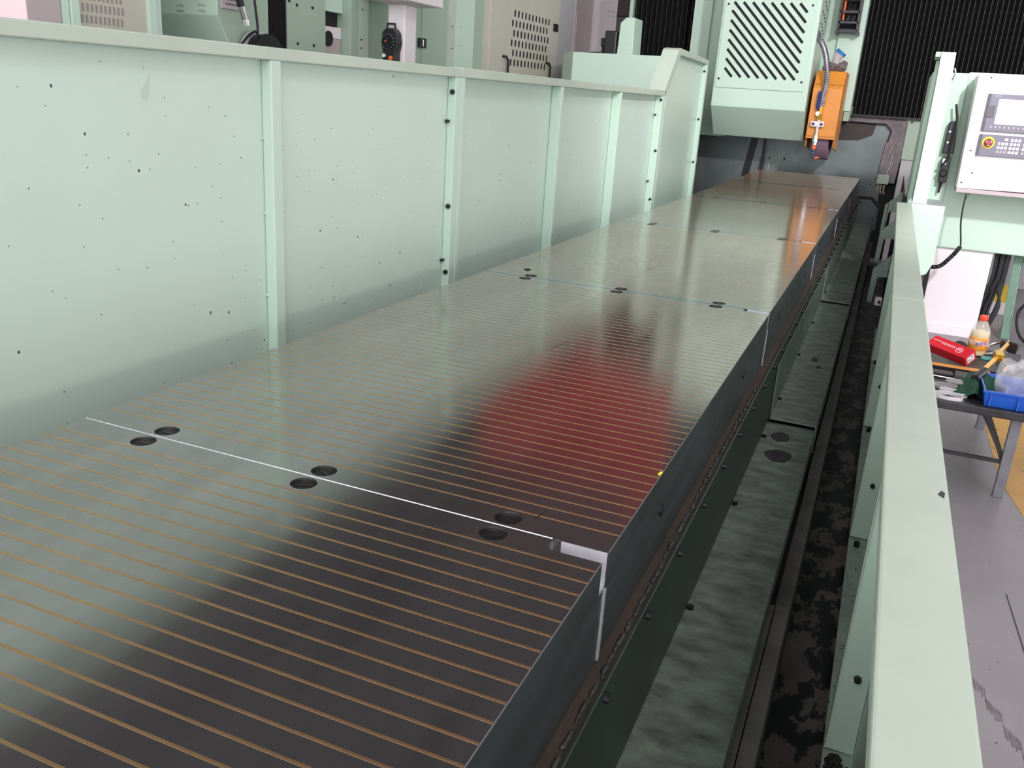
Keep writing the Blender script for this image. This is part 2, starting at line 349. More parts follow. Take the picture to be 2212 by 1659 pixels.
wo = wb.build('weld_bead', weld, tb); wo['kind'] = 'stuff'
bc = MB().cyl((-0.004, 1.392, -0.001), (0.001, 1.396, 0.004), 0.005, 0.003, 7).cyl((-0.001, 1.40, 0.0), (0.0, 1.407, 0.003), 0.003, 0.001, 6).build('brass_chip', gold)
tag(bc, 'tiny curled brass chip caught on the edge of the machine table', 'metal chip')
for (x, y, l) in ((-0.44, 2.02, 0.10), (-0.36, 1.93, 0.07), (-0.52, 3.25, 0.12), (-0.13, 1.13, 0.035)):
    MB().prism([(x-0.0012, y), (x+0.0012, y), (x+0.012*l/0.1+0.0012, y+l), (x+0.012*l/0.1, y+l)], 2, -0.0002, 0.0003).build('scratch', dark, tb)
for (x, y, a) in ((-0.885, 2.95, 1.2),):
    c = MB().box(x-0.012, x+0.012, y-0.002, y+0.002, 0, 0.003).box(x-0.001, x+0.002, y-0.012, y+0.014, 0, 0.004).build('steel_sliver', dark)
    tag(c, 'small dark steel sliver lying on the machine table near a plug', 'metal chip')

# ------------------------------------------------------------------ bed below the table
bed = thing('machine_bed', 'grimy green machine bed running below the table skirt', 'machine bed', (-0.4, 4.5, FL))
box('bed_casting', deepgreen, bed, -1.05, 0.160, -1.2, 10.0, FL, -0.475)
segs = [(-1.2, 3.12, -0.462, 0.190), (3.12, 5.40, -0.450, 0.192), (5.40, 9.75, -0.440, 0.194)]
for k, (ya, yb, z, x1) in enumerate(segs):
    t = 0.003
    sh = MB().prism([(0.0285+0.002*k, z+0.20), (0.0285+0.002*k, z), (x1, z), (x1, z-0.10), (x1-t, z-0.10), (x1-t, z-t), (0.0285+0.002*k-t, z-t), (0.0285+0.002*k-t, z+0.20)] if k else
                     [(0.0, z), (x1, z), (x1, z-0.08), (x1-t, z-0.08), (x1-t, z-t), (0.0, z-t)], 1, ya, yb)
    o = sh.build('bed_cover', bedgreen, bed)
    if k:
        MB().tube([(0.0295+0.002*k, ya, z+0.20), (0.0295+0.002*k, ya, z+0.008), (0.036+0.002*k, ya, z+0.001), (x1-0.006, ya, z+0.001), (x1, ya, z-0.006), (x1, ya, z-0.10)], 0.0028, 6).build('cover_lip', M('lip_paint', (0.20, 0.24, 0.22), 0.5), o)
    for j in range(3):
        yy = ya+0.25+j*(yb-ya)/3.2
        if k == 0: yy = 1.75+j*0.6
        MB().cyl((0.034, yy, z), (0.034, yy, z+0.008), 0.008, n=8).build('cover_screw', dark, o)
# oil blots on the covers
for (x, y, rx, ry, z) in ((0.10, 2.80, 0.045, 0.06, -0.462), (0.085, 2.98, 0.035, 0.05, -0.462), (0.11, 4.05, 0.014, 0.04, -0.450), (0.135, 3.93, 0.01, 0.03, -0.450)):
    n = 18; q = [(x+rx*math.cos(t)*(0.8+0.3*random.random()), y+ry*math.sin(t)*(0.8+0.3*random.random())) for t in [2*math.pi*k/n for k in range(n)]]
    tag(MB().prism(q, 2, z, z+0.0008).build('oil_blot', sludge), {2.80: 'broad black oil blot on the bed cover just before its raised lip', 2.98: 'smaller black oil blot tucked against the raised cover lip', 4.05: 'long black oil spot on the middle bed cover', 3.93: 'tiny black oil spot beside the long one on the middle bed cover'}[y], 'oil blot')
rails = [(0.163, 0.2015, 0.3, 2.015, -0.552), (0.2035, 0.237, 0.3, 2.02, -0.550), (0.198, 0.237, 2.03, 3.01, -0.60), (0.196, 0.237, 3.02, 9.6, -0.60)]
rl = ['narrow grimy steel bar lying next to the bed side, nearest to it', 'pinkish grey steel bar butted against the narrow bar by the oil tray', 'short dark steel bar in the trough between the bed and the oil tray', 'very long dark steel bar running to the gantry beside the bed']
for (a, b, c, d, z), l in zip(rails, rl): tag(box('steel_bar', barsteel, None, a, b, c, d, FL+0.004, z, 0.002), l, 'steel bar', 'steel bars in the trough')
tag(box('oil_tray', oil, None, 0.2, 0.3995, -1.2, 9.7, FL, FL+0.0035), 'dark oily drip tray floor with black puddles between bed and guard', 'oil tray')
pc = thing('end_cover_plate', 'grey wiper plate with cut corners closing the bed at the gantry', 'cover plate', (0.13, 9.78, -0.5))
MB().prism([(0.03, -0.46), (0.03, -0.205), (0.14, -0.20), (0.222, -0.285), (0.232, -0.50), (0.03, -0.50)], 1, 9.76, 9.78).build('plate', stainless, pc)
MB().prism([(0.02, -0.235), (0.01, -0.175), (0.15, -0.17), (0.25, -0.265), (0.232, -0.295), (0.142, -0.205)], 1, 9.775, 9.80).build('rubber_edge', dark, pc)
for (x, z) in ((0.05, -0.235), (0.19, -0.39)): bolt(pc, black, (x, 9.76, z), (0, -1, 0), 0.011, 0.006)
# ------------------------------------------------------------------ long splash guard on the far side of the table
XW = -1.188
def guard_bolt(parent, y, z, x=-1.2): bolt(parent, black, (x, y, z), (0, -1, 0), 0.010, 0.008)
gA = thing('splash_guard', 'tall mint splash guard section with oil specks, closest to the camera', 'splash guard', (XW, 1.0, FL), 'long mint splash guard')
box('panel', mint_wall, gA, -1.224, -1.220, -1.2, 2.945, FL, 0.66)
box('top_rail', mint_worn, gA, -1.30, XW, -1.2, 2.957, 0.650, 0.681, 0.003)
box('post', mint, gA, -1.219, XW, 1.886, 1.927, FL, 0.650, 0.003)
box('post', mint, gA, -1.219, XW, 0.85, 0.89, FL, 0.650, 0.003)
pA = box('end_post', mint, gA, -1.219, XW, 2.913, 2.957, FL, 0.650, 0.002)
for z in (0.60, 0.20, -0.045): guard_bolt(pA, 2.913, z, -1.2)
for z in (0.50, 0.0): MB().cyl((-1.212, 2.913, z), (-1.212, 2.895, z), 0.006, n=8).build('stud', black, pA)
MB().prism([(1.487, 0.560), (1.492, 0.548), (1.506, 0.547), (1.514, 0.560), (1.513, 0.580), (1.521, 0.600), (1.516, 0.602), (1.505, 0.585), (1.496, 0.575)], 0, -1.2202, -1.2196).build('smudge', M('tan_smudge', (0.545, 0.63, 0.545), 0.5), gA)
for z in (0.46, 0.27, 0.05):
    MB().cyl((XW-0.03, 1.887, z), (XW-0.028, 1.88, z), 0.004, 0.002, 8).build('weld_spot', mint, gA)
gB = thing('splash_guard', 'tall mint splash guard section with two ribs between the joint and the raised end', 'splash guard', (XW, 4.4, FL), 'long mint splash guard')
box('panel', mint_wall, gB, -1.244, -1.240, 2.97, 6.0, FL, 0.66)
box('top_rail', mint_worn, gB, -1.30, XW, 2.962, 6.01, 0.6505, 0.684, 0.003)
box('start_post', mint, gB, -1.239, XW, 2.962, 2.990, FL, 0.6505, 0.003)
box('post', mint, gB, -1.239, XW, 4.006, 4.036, FL, 0.6505, 0.003)
box('post', mint, gB, -1.239, XW, 4.972, 5.0, FL, 0.6505, 0.003)
pB = box('end_post', mint, gB, -1.239, XW, 5.95, 6.005, FL, 0.6505, 0.002)
for z in (0.625, 0.30, -0.02): guard_bolt(pB, 5.95, z, -1.2)
for z in (0.53, 0.10): MB().cyl((-1.226, 5.95, z), (-1.226, 5.925, z), 0.006, n=8).build('stud', black, pB)
gC = thing('splash_guard', 'raised mint splash guard end with slanted front edge beside the gantry', 'splash guard', (XW, 6.6, FL), 'long mint splash guard')
MB().prism([(6.01, FL), (7.29, FL), (7.29, 0.92), (6.30, 0.94), (6.01, 0.67)], 0, -1.229, -1.225).build('panel', M('mint_paint_glossy', MINT, 0.22, var=0.06, vs=1.2, bump=0.03, bs=160), gC)
MB().prism([(6.005, 0.655), (6.04, 0.655), (6.325, 0.925), (7.31, 0.913), (7.31, 0.945), (6.30, 0.968), (6.25, 0.955), (5.975, 0.69)], 0, -1.30, XW).build('top_rail', mint_worn, gC, 0.003)
pC = box('end_post', mint, gC, -1.225, XW, 7.26, 7.31, FL, 0.913, 0.002)
for z in (0.86, 0.50, 0.17): guard_bolt(pC, 7.26, z, -1.205)
box('start_post', mint, gC, -1.225, XW, 6.012, 6.03, FL, 0.66, 0.002)

# ------------------------------------------------------------------ lower guard on the operator's side
XP, ZR = 0.430, 0.09
def op_guard(label, ya, yb, posts, loc):
    g = thing('operator_guard', label, 'guard rail', loc, 'mint guards on the operator side')
    box('top_rail', mint_worn, g, 0.3455, 0.437, ya, yb, ZR-0.028, ZR, 0.004)
    box('panel', mint_wall, g, XP, XP+0.004, ya, yb, -0.765, ZR-0.029)
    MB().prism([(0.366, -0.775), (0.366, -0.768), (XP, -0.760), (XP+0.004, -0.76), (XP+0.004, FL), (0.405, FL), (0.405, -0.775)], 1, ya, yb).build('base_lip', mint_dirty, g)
    for y in posts:
        p = box('post', mint, g, 0.369, XP-0.001, y, y+0.004, -0.758, ZR-0.029, 0.0)
        MB().box(0.367, 0.3698, y-0.003, y+0.03, -0.757, ZR-0.029).build('post_lip', mint_worn, p)
        for z in (-0.14, -0.56): bolt(p, black, (0.405, y, z), (0, -1, 0), 0.009, 0.010)
        bolt(p, black, (0.392, y-0.06, -0.763), (0, 0, 1), 0.010, 0.018, 'base_bolt', 8)
    return g
op_guard('near length of low mint guard whose wide flat rail fills the bottom corner', -1.0, 2.893, [0.6, 1.812], (0.4, 1.0, FL))
gF = op_guard('further length of low mint guard from the rail joint to the raised post', 2.897, 6.33, [2.955, 4.18, 5.43], (0.4, 4.6, FL))
sl = MB()
for k in range(160):
    t = random.random()*2*math.pi; q = math.sqrt(random.random()); sl.lathe([(0.001, -0.003), (0.006, 0), (0.001, 0.004)], (0.392+0.020*q*math.cos(t), 1.735+0.06*q*math.sin(t), -0.757+0.012*(1-q)), 6)
o = sl.build('swarf_heap', sludge); tag(o, 'crumbly black swarf heap on the base of the near guard', 'swarf'); o['kind'] = 'stuff'
tag(MB().prism([(0.421, 1.335), (0.429, 1.325), (0.431, 1.345), (0.426, 1.352)], 2, ZR, ZR+0.0008).build('paint_chip', dark), 'small dark paint chip mark on the wide mint rail edge', 'paint chip')
gR = thing('guard_end_post', 'tall bright mint end panel rising from the operator guard beside the pendant', 'guard panel', (0.48, 6.4, 0.0))
MB().prism([(6.34, ZR+0.001), (6.42, 0.79), (6.60, 1.03), (6.62, 1.03), (6.44, 0.78), (6.36, ZR+0.001)], 0, 0.437, 0.523).build('front_flange', mint, gR, 0.002)
MB().prism([(6.36, ZR+0.001), (6.44, 0.78), (6.62, 1.03), (6.80, 1.02), (6.80, ZR+0.001)], 0, 0.437, 0.441).build('side_panel', mint, gR)
MB().prism([(6.60, 1.03), (6.605, 1.0), (6.80, 0.99), (6.80, 1.02)], 0, 0.405, 0.437).build('top_flange', mint_worn, gR)
box('rear_flange', mint, gR, 0.420, 0.437, 6.78, 6.80, ZR+0.001, 0.985)
MB().tube(smooth_path([(0.524, 6.56, 0.86), (0.535, 6.56, 0.875), (0.540, 6.56, 0.90), (0.535, 6.56, 0.925), (0.527, 6.56, 0.93)]), 0.006, 8).build('hook', chrome, gR)
bx = thing('guard_bracket_box', 'wide mint bracket box with cut lower corner at the rail end', 'bracket', (0.52, 6.4, -0.3))
MB().prism([(0.437, ZR), (0.636, ZR), (0.631, -0.29), (0.607, -0.355), (0.437, -0.42)], 1, 6.335, 6.339).build('front_plate', mint, bx)
MB().prism([(0.437, 6.34), (0.636, 6.34), (0.60, 6.95), (0.50, 6.95)], 2, ZR-0.006, ZR).build('top_plate', greycab, bx)
box('side_plate', mint, bx, 0.628, 0.634, 6.34, 6.7, -0.28, ZR-0.006)
for y, zt, nm in ((6.45, -0.31, 'nearest of the three pale green arms under the guard, above the trough'), (7.3, -0.15, 'middle pale green arm under the guard with sloping brown-edged top'), (8.1, -0.02, 'furthest pale green arm under the guard, beside the apron')):
    g = thing('support_arm', nm, 'bracket', (0.35, y, zt-0.2), 'arms under the operator guard')
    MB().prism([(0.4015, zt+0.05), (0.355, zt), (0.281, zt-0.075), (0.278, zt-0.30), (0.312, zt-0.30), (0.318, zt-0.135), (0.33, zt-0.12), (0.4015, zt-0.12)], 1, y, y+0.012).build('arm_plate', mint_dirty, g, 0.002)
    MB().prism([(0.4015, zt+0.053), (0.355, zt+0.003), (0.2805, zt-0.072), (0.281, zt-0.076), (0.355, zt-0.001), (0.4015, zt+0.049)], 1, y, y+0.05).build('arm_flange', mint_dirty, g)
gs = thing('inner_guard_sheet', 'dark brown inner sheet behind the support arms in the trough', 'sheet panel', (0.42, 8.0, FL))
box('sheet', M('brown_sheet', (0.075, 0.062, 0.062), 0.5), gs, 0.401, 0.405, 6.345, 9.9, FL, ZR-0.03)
sw = thing('limit_switch', 'small white limit switch block under the operator guard', 'switch', (0.33, 5.95, -0.5))
MB().box(0.325, 0.366, 5.86, 5.90, -0.515, -0.465).build('body', white_pt, sw, 0.003)
MB().cyl((0.352, 5.86, -0.49), (0.352, 5.852, -0.49), 0.009, n=10).build('button', black, sw)

# ------------------------------------------------------------------ gantry: apron, frame, bellows
ga = thing('gantry_frame', 'dark steel gantry frame with bellows, apron sheets and pale green slide plates', 'gantry', (-0.5, 10.4, FL))
ap = box('apron_sheet', stainless, ga, -1.035, 0.20, 10.26, 10.27, FL, 0.56)
for (x, z) in ((0.10, -0.08), (0.155, -0.085), (0.125, -0.11)): bolt(ap, dark, (x, 10.26, z), (0, -1, 0), 0.009, 0.005)
hatch = MB().box(-0.985, -0.970, 10.252, 10.26, -0.12, 0.115).box(-0.83, -0.815, 10.252, 10.26, -0.12, 0.115).box(-0.985, -0.815, 10.252, 10.26, 0.095, 0.115).build('hatch_frame', sage, ap)
box('apron_sheet', stainless, ga, -2.6, -1.19, 10.22, 10.23, FL, 0.70)
MB().prism([(-1.19, 0.33), (-1.115, 0.33), (-1.20, -0.30), (-1.275, -0.30)], 1, 10.19, 10.215).build('slide_edge', dark, ga)
MB().prism([(-1.115, 0.33), (-1.065, 0.33), (-1.10, -0.30), (-1.20, -0.30)], 1, 10.20, 10.215).build('slide_strip', stainless, ga)
box('slide_edge', dark, ga, -1.065, -1.033, 10.20, 10.22, -0.5, 0.36)
tf = MB().prism([(-0.62, 0.545), (-0.62, 0.612), (0.334, 0.602), (0.345, 0.20), (0.33, -0.05), (0.15, -0.05), (0.168, 0.30), (0.200, 0.48), (0.140, 0.540)], 1, 10.21, 10.235).build('frame_plate', purple_steel, ga, 0.003)
MB().tube([(-0.21, 10.208, 0.54), (0.145, 10.208, 0.535), (0.207, 10.208, 0.475), (0.19, 10.208, 0.36)], 0.006, 6).build('frame_seam', dark, tf)
for x0, x1, z0, z1 in ((0.235, 0.245, 0.02, 0.33), (0.285, 0.262, 0.02, 0.24)): MB().tube([(x0-0.05, 10.20, z0), (x1, 10.20, z1)], 0.005, 6).build('guide_rod', chrome, tf)
MB().prism([(-0.28, 0.54), (0.05, 0.53), (0.03, 0.42), (-0.10, 0.36), (-0.30, 0.35)], 1, 10.244, 10.256).build('oil_shield', M('brown_oil_shield', (0.055, 0.042, 0.038), 0.5, 0.3, var=0.4, vs=8), ga)
box('terminal_box', sage, ga, 0.155, 0.27, 10.15, 10.205, -0.06, 0.035, 0.004)
cl = MB()
for k in range(3):
    cl.tube(smooth_path([(0.18+0.03*k, 10.16, -0.07), (0.175+0.03*k, 10.14, -0.12), (0.20+0.025*k, 10.15, -0.16)]), 0.008, 6)
cl.build('cable_end', M('tan_cable', (0.30, 0.25, 0.20), 0.5), ga)
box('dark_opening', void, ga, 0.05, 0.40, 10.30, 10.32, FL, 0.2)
box('slide_plate', sage, ga, 0.348, 0.52, 10.20, 10.25, 0.20, 0.60, 0.003)
box('slide_plate', greycab, ga, 0.352, 0.54, 10.21, 10.25, FL, 0.196, 0.003)
bolt(ga, black, (0.385, 10.20, 0.575), (0, -1, 0), 0.012, 0.006)
# crossbeam and columns behind the bellows
box('crossbeam', sage, ga, -2.7, 3.4, 10.5, 11.5, 0.70, 2.55)
box('column', sage, ga, -2.7, -1.95, 10.31, 11.6, FL, 2.6)
box('column', sage, ga, 2.2, 3.4, 10.3, 11.6, FL, 2.6)
def bellows(label_x0, x1, z0, z1, n, y):
    m = thing_b = None
    wd = (x1-label_x0)/n; f0 = None
    for k in range(n):
        xa = label_x0+wd*k
        if f0 is None:
            f0 = MB().prism([(xa, y+0.06), (xa+wd*0.42, y+0.006), (xa+wd*0.5, y), (xa+wd*0.58, y+0.006), (xa+wd, y+0.06), (xa+wd*0.5, y+0.075)], 2, z0, z1).build('bellows_fold', bellow, ga)
            e0 = MB().box(xa+wd*0.465, xa+wd*0.535, y-0.002, y+0.004, z0, z1).build('fold_seam', bellow_edge, f0)
        else:
            c = dup(f0, ga, dx=wd*k); d = e0.copy(); COL.objects.link(d); d.parent = c
bellows(-2.675, -1.935, 1.05, 2.5, 13, 10.22)
bellows(-0.205, 2.2, 0.612, 2.5, 50, 10.15)
box('bellows_rail', dark, ga, -0.26, 2.2, 10.14, 10.24, 0.600, 0.618)
box('bellows_side_strip', mint, ga, -2.72, -2.68, 10.2, 10.3, FL, 2.5)
# pale box covers at the foot of the far column
lw = thing('low_cover', 'low mint machine cover with angled side beyond the splash guard', 'machine cover', (-2.1, 8.2, FL))
MB().prism([(-2.565, 8.0), (-1.56, 8.0), (-1.56, 9.05), (-2.88, 9.05), (-2.76, 8.28)], 2, FL, 0.993).build('cover', mint, lw, 0.004)
MB().prism([(-2.385, 0.994), (-2.225, 0.994), (-2.235, 1.36), (-2.32, 1.36), (-2.372, 1.31)], 1, 8.75, 9.04).build('step_block', mint, lw, 0.006)
mt = thing('servo_motor', 'black servo motor with plug on top of the low cover', 'motor', (-2.4, 8.9, 1.0))
MB().box(-2.51, -2.39, 8.72, 9.0, 1.012, 1.235).build('motor_body', black, mt, 0.012)
MB().box(-2.56, -2.51, 8.76, 8.88, 1.09, 1.17).build('connector', black, mt, 0.01)
MB().tube(smooth_path([(-2.54, 8.80, 1.09), (-2.55, 8.78, 1.03), (-2.63, 8.75, 1.022), (-2.70, 8.72, 1.012)]), 0.016, 8).build('motor_cable', cable, mt)
box('base_plate', bright_steel, mt, -2.52, -2.388, 8.74, 9.0, 0.9935, 1.012)
# slide behind the grinding head
sp = thing('cross_slide', 'pale mint cross slide plate carrying the grinding head', 'machine slide', (-1.1, 10.0, 0.6))
box('slide_body', mint, sp, -1.93, -0.215, 9.96, 10.14, 0.56, 2.5, 0.006)
box('slide_rib', mint, sp, -0.45, -0.215, 9.90, 9.96, 0.64, 2.5, 0.004)
box('slide_rib', mint, sp, -1.93, -1.74, 9.90, 9.96, 0.64, 2.5, 0.004)
MB().prism([(-1.92, 0.56), (-1.46, 0.56), (-1.46, 0.30), (-1.80, 0.30)], 1, 9.96, 10.10).build('lower_skirt', mint, sp)
box('wiper_block', sage, sp, -0.27, -0.215, 9.88, 9.95, 0.545, 0.635)
# ------------------------------------------------------------------ grinding head
gh = thing('grinding_head', 'mint grinding head housing with slotted vent plate and orange wheel guard', 'grinding head', (-1.0, 9.4, 0.3))
XA, XB, YF = -1.477, -0.580, 9.10
MB().prism([(YF, 0.612), (YF, 2.5), (9.94, 2.5), (9.94, 0.33), (9.42, 0.33)], 0, XA, XB).build('housing', mint, gh, 0.006)
vp = MB().box(-1.455, -0.625, YF-0.014, YF-0.001, 0.785, 2.2).build('vent_plate', mint, gh, 0.002)
sx0, sx1, sz0, sz1 = -1.385, -0.695, 0.885, 1.555
cutm = MB(); hw = 0.0125
def slot(xs, zs):
    # a 45 degree slot clipped to the rectangle
    t = min(sx1-xs, (zs-sz0)/1.02)
    if t < 0.03: return
    a = (xs, zs); b = (xs+t, zs-1.02*t); d = hw*0.72
    cutm.prism([(a[0]+d, a[1]+d), (b[0]+d, b[1]+d), (b[0]-d, b[1]-d), (a[0]-d, a[1]-d)], 1, YF-0.02, YF-0.0045)
for k in range(8): slot(sx0+0.012+0.086*k, sz1)
for k in range(1, 8): slot(sx0, sz1+0.012-0.086*k)
vs_ = cutm
cut(vp, cutm)
for fc in vp.data.polygons: fc.use_smooth = False
bk = MB().box(-1.44, -0.64, YF-0.0042, YF-0.0008, 0.83, 1.7)
cutm2 = MB()
# shade inside the slots, put in as thin black bars
sm = MB()
for k in range(8):
    xs, zs = sx0+0.012+0.086*k, sz1
    t = min(sx1-xs, (zs-sz0)/1.02); d = hw*0.70
    if t > 0.03: sm.prism([(xs+d, zs+d), (xs+t+d, zs-1.02*t+d), (xs+t-d, zs-1.02*t-d), (xs-d, zs-d)], 1, YF-0.0052, YF-0.0046)
for k in range(1, 8):
    xs, zs = sx0, sz1+0.012-0.086*k
    t = min(sx1-xs, (zs-sz0)/1.02); d = hw*0.70
    if t > 0.03: sm.prism([(xs+d, zs+d), (xs+t+d, zs-1.02*t+d), (xs+t-d, zs-1.02*t-d), (xs-d, zs-d)], 1, YF-0.0052, YF-0.0046)
sm.build('slot_shade', void, vp)
for (x, z) in ((-1.425, 1.535), (-0.655, 1.54), (-1.43, 0.865), (-0.65, 0.87)): bolt(vp, dark, (x, YF-0.014, z), (0, -1, 0), 0.011, 0.006, 'vent_screw', 10)
l0 = None
for r in range(5):
    for c in range(4):
        y, z = 9.30+0.11*c, 1.29+0.11*r-0.02*c
        if l0 is None: l0 = MB().box(XB, XB+0.004, y, y+0.075, z, z+0.012).build('louvre', dark, gh); ly, lz = y, z
        else: dup(l0, gh, dy=y-ly, dz=z-lz)
# orange wheel guard
OX0, OX1, OY = -0.545, -0.277, 9.20
wg = MB().prism([(OY, 0.370), (OY, 0.832), (9.34, 0.992), (9.86, 0.992), (9.86, 0.370)], 0, OX0, OX1).build('wheel_guard', orange, gh, 0.004)
cut(wg, MB().box(OX0+0.012, OX1-0.012, OY+0.012, 9.90, 0.30, 0.80))
for fc in wg.data.polygons: fc.use_smooth = False
for xx in (OX0, OX1-0.012):
    MB().prism([(OY+0.03, 0.372), (OY+0.10, 0.29), (9.84, 0.24), (9.86, 0.372)], 0, xx, xx+0.012).build('guard_cheek', orange, wg)
MB().prism([(OY-0.002, 0.385), (OY-0.002, 0.40), (OY-0.0005, 0.40), (OY-0.0005, 0.385)], 0, OX0+0.004, OX1-0.004).build('guard_fold', M('orange_paint_shade', (0.55, 0.20, 0.03), 0.5), wg)
wh = MB().lathe([(0.05, -0.07), (0.355, -0.07), (0.36, -0.065), (0.36, 0.065), (0.355, 0.07), (0.05, 0.07)], (-0.400, 9.585, 0.522), 64, axis=0).build('grinding_wheel', wheelmat, gh)
hz = [(-0.66, 9.55, 1.44), (-0.62, 9.30, 1.36), (-0.560, 9.16, 1.27), (-0.490, 9.14, 1.155), (-0.445, 9.14, 1.0), (-0.434, 9.155, 0.875), (-0.441, 9.16, 0.76), (-0.445, 9.165, 0.665)]
hp_ = smooth_path(hz, 8)
ho = MB().tube(hp_, 0.023, 12).build('coolant_hose', hosedark, gh)
rg = []
tot = [0]
for i in range(1, len(hp_)): tot.append(tot[-1]+(hp_[i]-hp_[i-1]).length)
s_ = 0.0; rm = None
rings = MB()
while s_ < tot[-1]-0.005:
    i = max(j for j in range(len(tot)) if tot[j] <= s_); i = min(i, len(hp_)-2)
    t = (s_-tot[i])/(tot[i+1]-tot[i]); p = hp_[i].lerp(hp_[i+1], t); d = (hp_[i+1]-hp_[i]).normalized()
    rings.cyl(p-d*0.0045, p+d*0.0045, 0.0275, n=14); s_ += 0.0145
ro = rings.build('hose_rib', hosemat, ho); ro['kind'] = 'stuff'
va = MB().cyl((-0.446, 9.165, 0.67), (-0.447, 9.165, 0.60), 0.022, n=12).cyl((-0.447, 9.165, 0.60), (-0.448, 9.165, 0.545), 0.027, n=8).build('valve_body', gold, gh)
MB().tube([(-0.462, 9.145, 0.635), (-0.475, 9.135, 0.66), (-0.474, 9.14, 0.80)], 0.013, 8).build('valve_lever', blue_dk, va)
MB().cyl((-0.462, 9.14, 0.60), (-0.462, 9.165, 0.60), 0.022, n=8).build('valve_nut', chrome, va)
MB().tube([(-0.448, 9.165, 0.548), (-0.450, 9.165, 0.36)], 0.015, 12).build('nozzle_pipe', chrome, gh)
cp = MB().box(-0.515, -0.390, 9.140, 9.185, 0.478, 0.532).build('pipe_clamp', white_pt, gh, 0.012)
for x in (-0.49, -0.415): bolt(cp, black, (x, 9.14, 0.505), (0, -1, 0), 0.014, 0.004, 'clamp_screw', 12)
MB().cyl((-0.450, 9.165, 0.40), (-0.450, 9.165, 0.375), 0.022, n=10).cyl((-0.450, 9.165, 0.372), (-0.450, 9.165, 0.335), 0.024, n=10).cyl((-0.450, 9.165, 0.33), (-0.450, 9.165, 0.315), 0.021, n=10).build('pipe_union', chrome, gh)
MB().cyl((-0.450, 9.165, 0.315), (-0.4495, 9.165, 0.275), 0.017, 0.019, 12).build('nozzle_joint', orange_pl, gh)
for k, (x, z) in enumerate(((-0.450, 0.262), (-0.451, 0.240), (-0.447, 0.218), (-0.438, 0.198))):
    MB().lathe([(0.010, -0.014), (0.019, -0.006), (0.019, 0.006), (0.012, 0.014)], (x, 9.165, z), 12).build('nozzle_link', slate, gh)
MB().cyl((-0.432, 9.165, 0.19), (-0.385, 9.175, 0.200), 0.014, 0.006, 10).build('nozzle_tip', orange_pl, gh)
# rag on top of the guard
rgt = thing('work_glove', 'crumpled dirty cotton glove with blue cuff lying on the orange wheel guard', 'glove', (-0.40, 9.6, 0.993))
def blob(c, r, n1=18, n2=12, amp=0.35, seed=1, flat=0.0):
    rnd = random.Random(seed); ph = [(rnd.uniform(1, 3.5), rnd.uniform(1, 4), rnd.uniform(0, 6.3), rnd.uniform(0, 6.3)) for _ in range(5)]
    v = []; f = []
    for i in range(n2+1):
        a = math.pi*i/n2
        for k in range(n1):
            t = 2*math.pi*k/n1
            q = 1+amp*sum(math.sin(p[0]*3*math.cos(t)*math.sin(a)+p[2])*math.cos(p[1]*3*math.sin(t)*math.sin(a)+p[3]+2*math.cos(a)) for p in ph)/3
            z = c[2]+r[2]*q*math.cos(a)
            if flat and z < c[2]-flat: z = c[2]-flat
            v.append((c[0]+r[0]*q*math.sin(a)*math.cos(t), c[1]+r[1]*q*math.sin(a)*math.sin(t), z))
    for i in range(n2):
        f += [(i*n1+k, i*n1+(k+1) % n1, (i+1)*n1+(k+1) % n1, (i+1)*n1+k) for k in range(n1)]
    return MB().add(v, f)
blob((-0.42, 9.62, 1.035), (0.10, 0.11, 0.05), amp=0.45, seed=3, flat=0.043).build('glove_body', grey_rag, rgt)
blob((-0.335, 9.60, 1.06), (0.035, 0.035, 0.04), amp=0.5, seed=5).build('glove_thumb', grey_rag, rgt)
MB().tube([(-0.415, 9.6, 1.05), (-0.405, 9.59, 1.10), (-0.40, 9.58, 1.14), (-0.375, 9.58, 1.165)], [0.04, 0.038, 0.045, 0.05], 12).build('glove_cuff', white_rag, rgt)
MB().tube([(-0.385, 9.58, 1.158), (-0.365, 9.58, 1.185)], [0.051, 0.050], 12).build('cuff_band', blue_rag, rgt)
# cable chain
cc = thing('cable_chain', 'black cable chain with springs and orange cables hanging beside the vent housing', 'cable chain', (-0.36, 9.85, 1.36))
for x in (-0.455, -0.275): MB().box(x-0.012, x+0.012, 9.72, 9.89, 1.375, 2.2).build('chain_side', black, cc)
for z in (1.375, 1.45, 1.545, 1.66, 1.78): MB().box(-0.455, -0.275, 9.72, 9.75, z, z+0.022).build('chain_bar', black, cc)
box('chain_back', void, cc, -0.455, -0.275, 9.86, 9.885, 1.375, 2.2)
MB().prism([(-0.47, 1.385), (-0.255, 1.385), (-0.25, 1.355), (-0.275, 1.355), (-0.285, 1.372), (-0.445, 1.372), (-0.45, 1.35), (-0.475, 1.352)], 1, 9.70, 9.89).build('chain_end', black, cc)
MB().tube([(-0.425, 9.77, 1.48), (-0.425, 9.77, 2.15)], 0.012, 8).build('orange_cable', orange_pl, cc)
for x in (-0.375, -0.325):
    co = MB().tube([(x+0.017*math.cos(t*2.4), 9.77+0.017*math.sin(t*2.4), 1.47+0.006*t) for t in range(0, 100)], 0.004, 5).build('coiled_cable', M('spring_grey', (0.10, 0.10, 0.105), 0.4), cc)
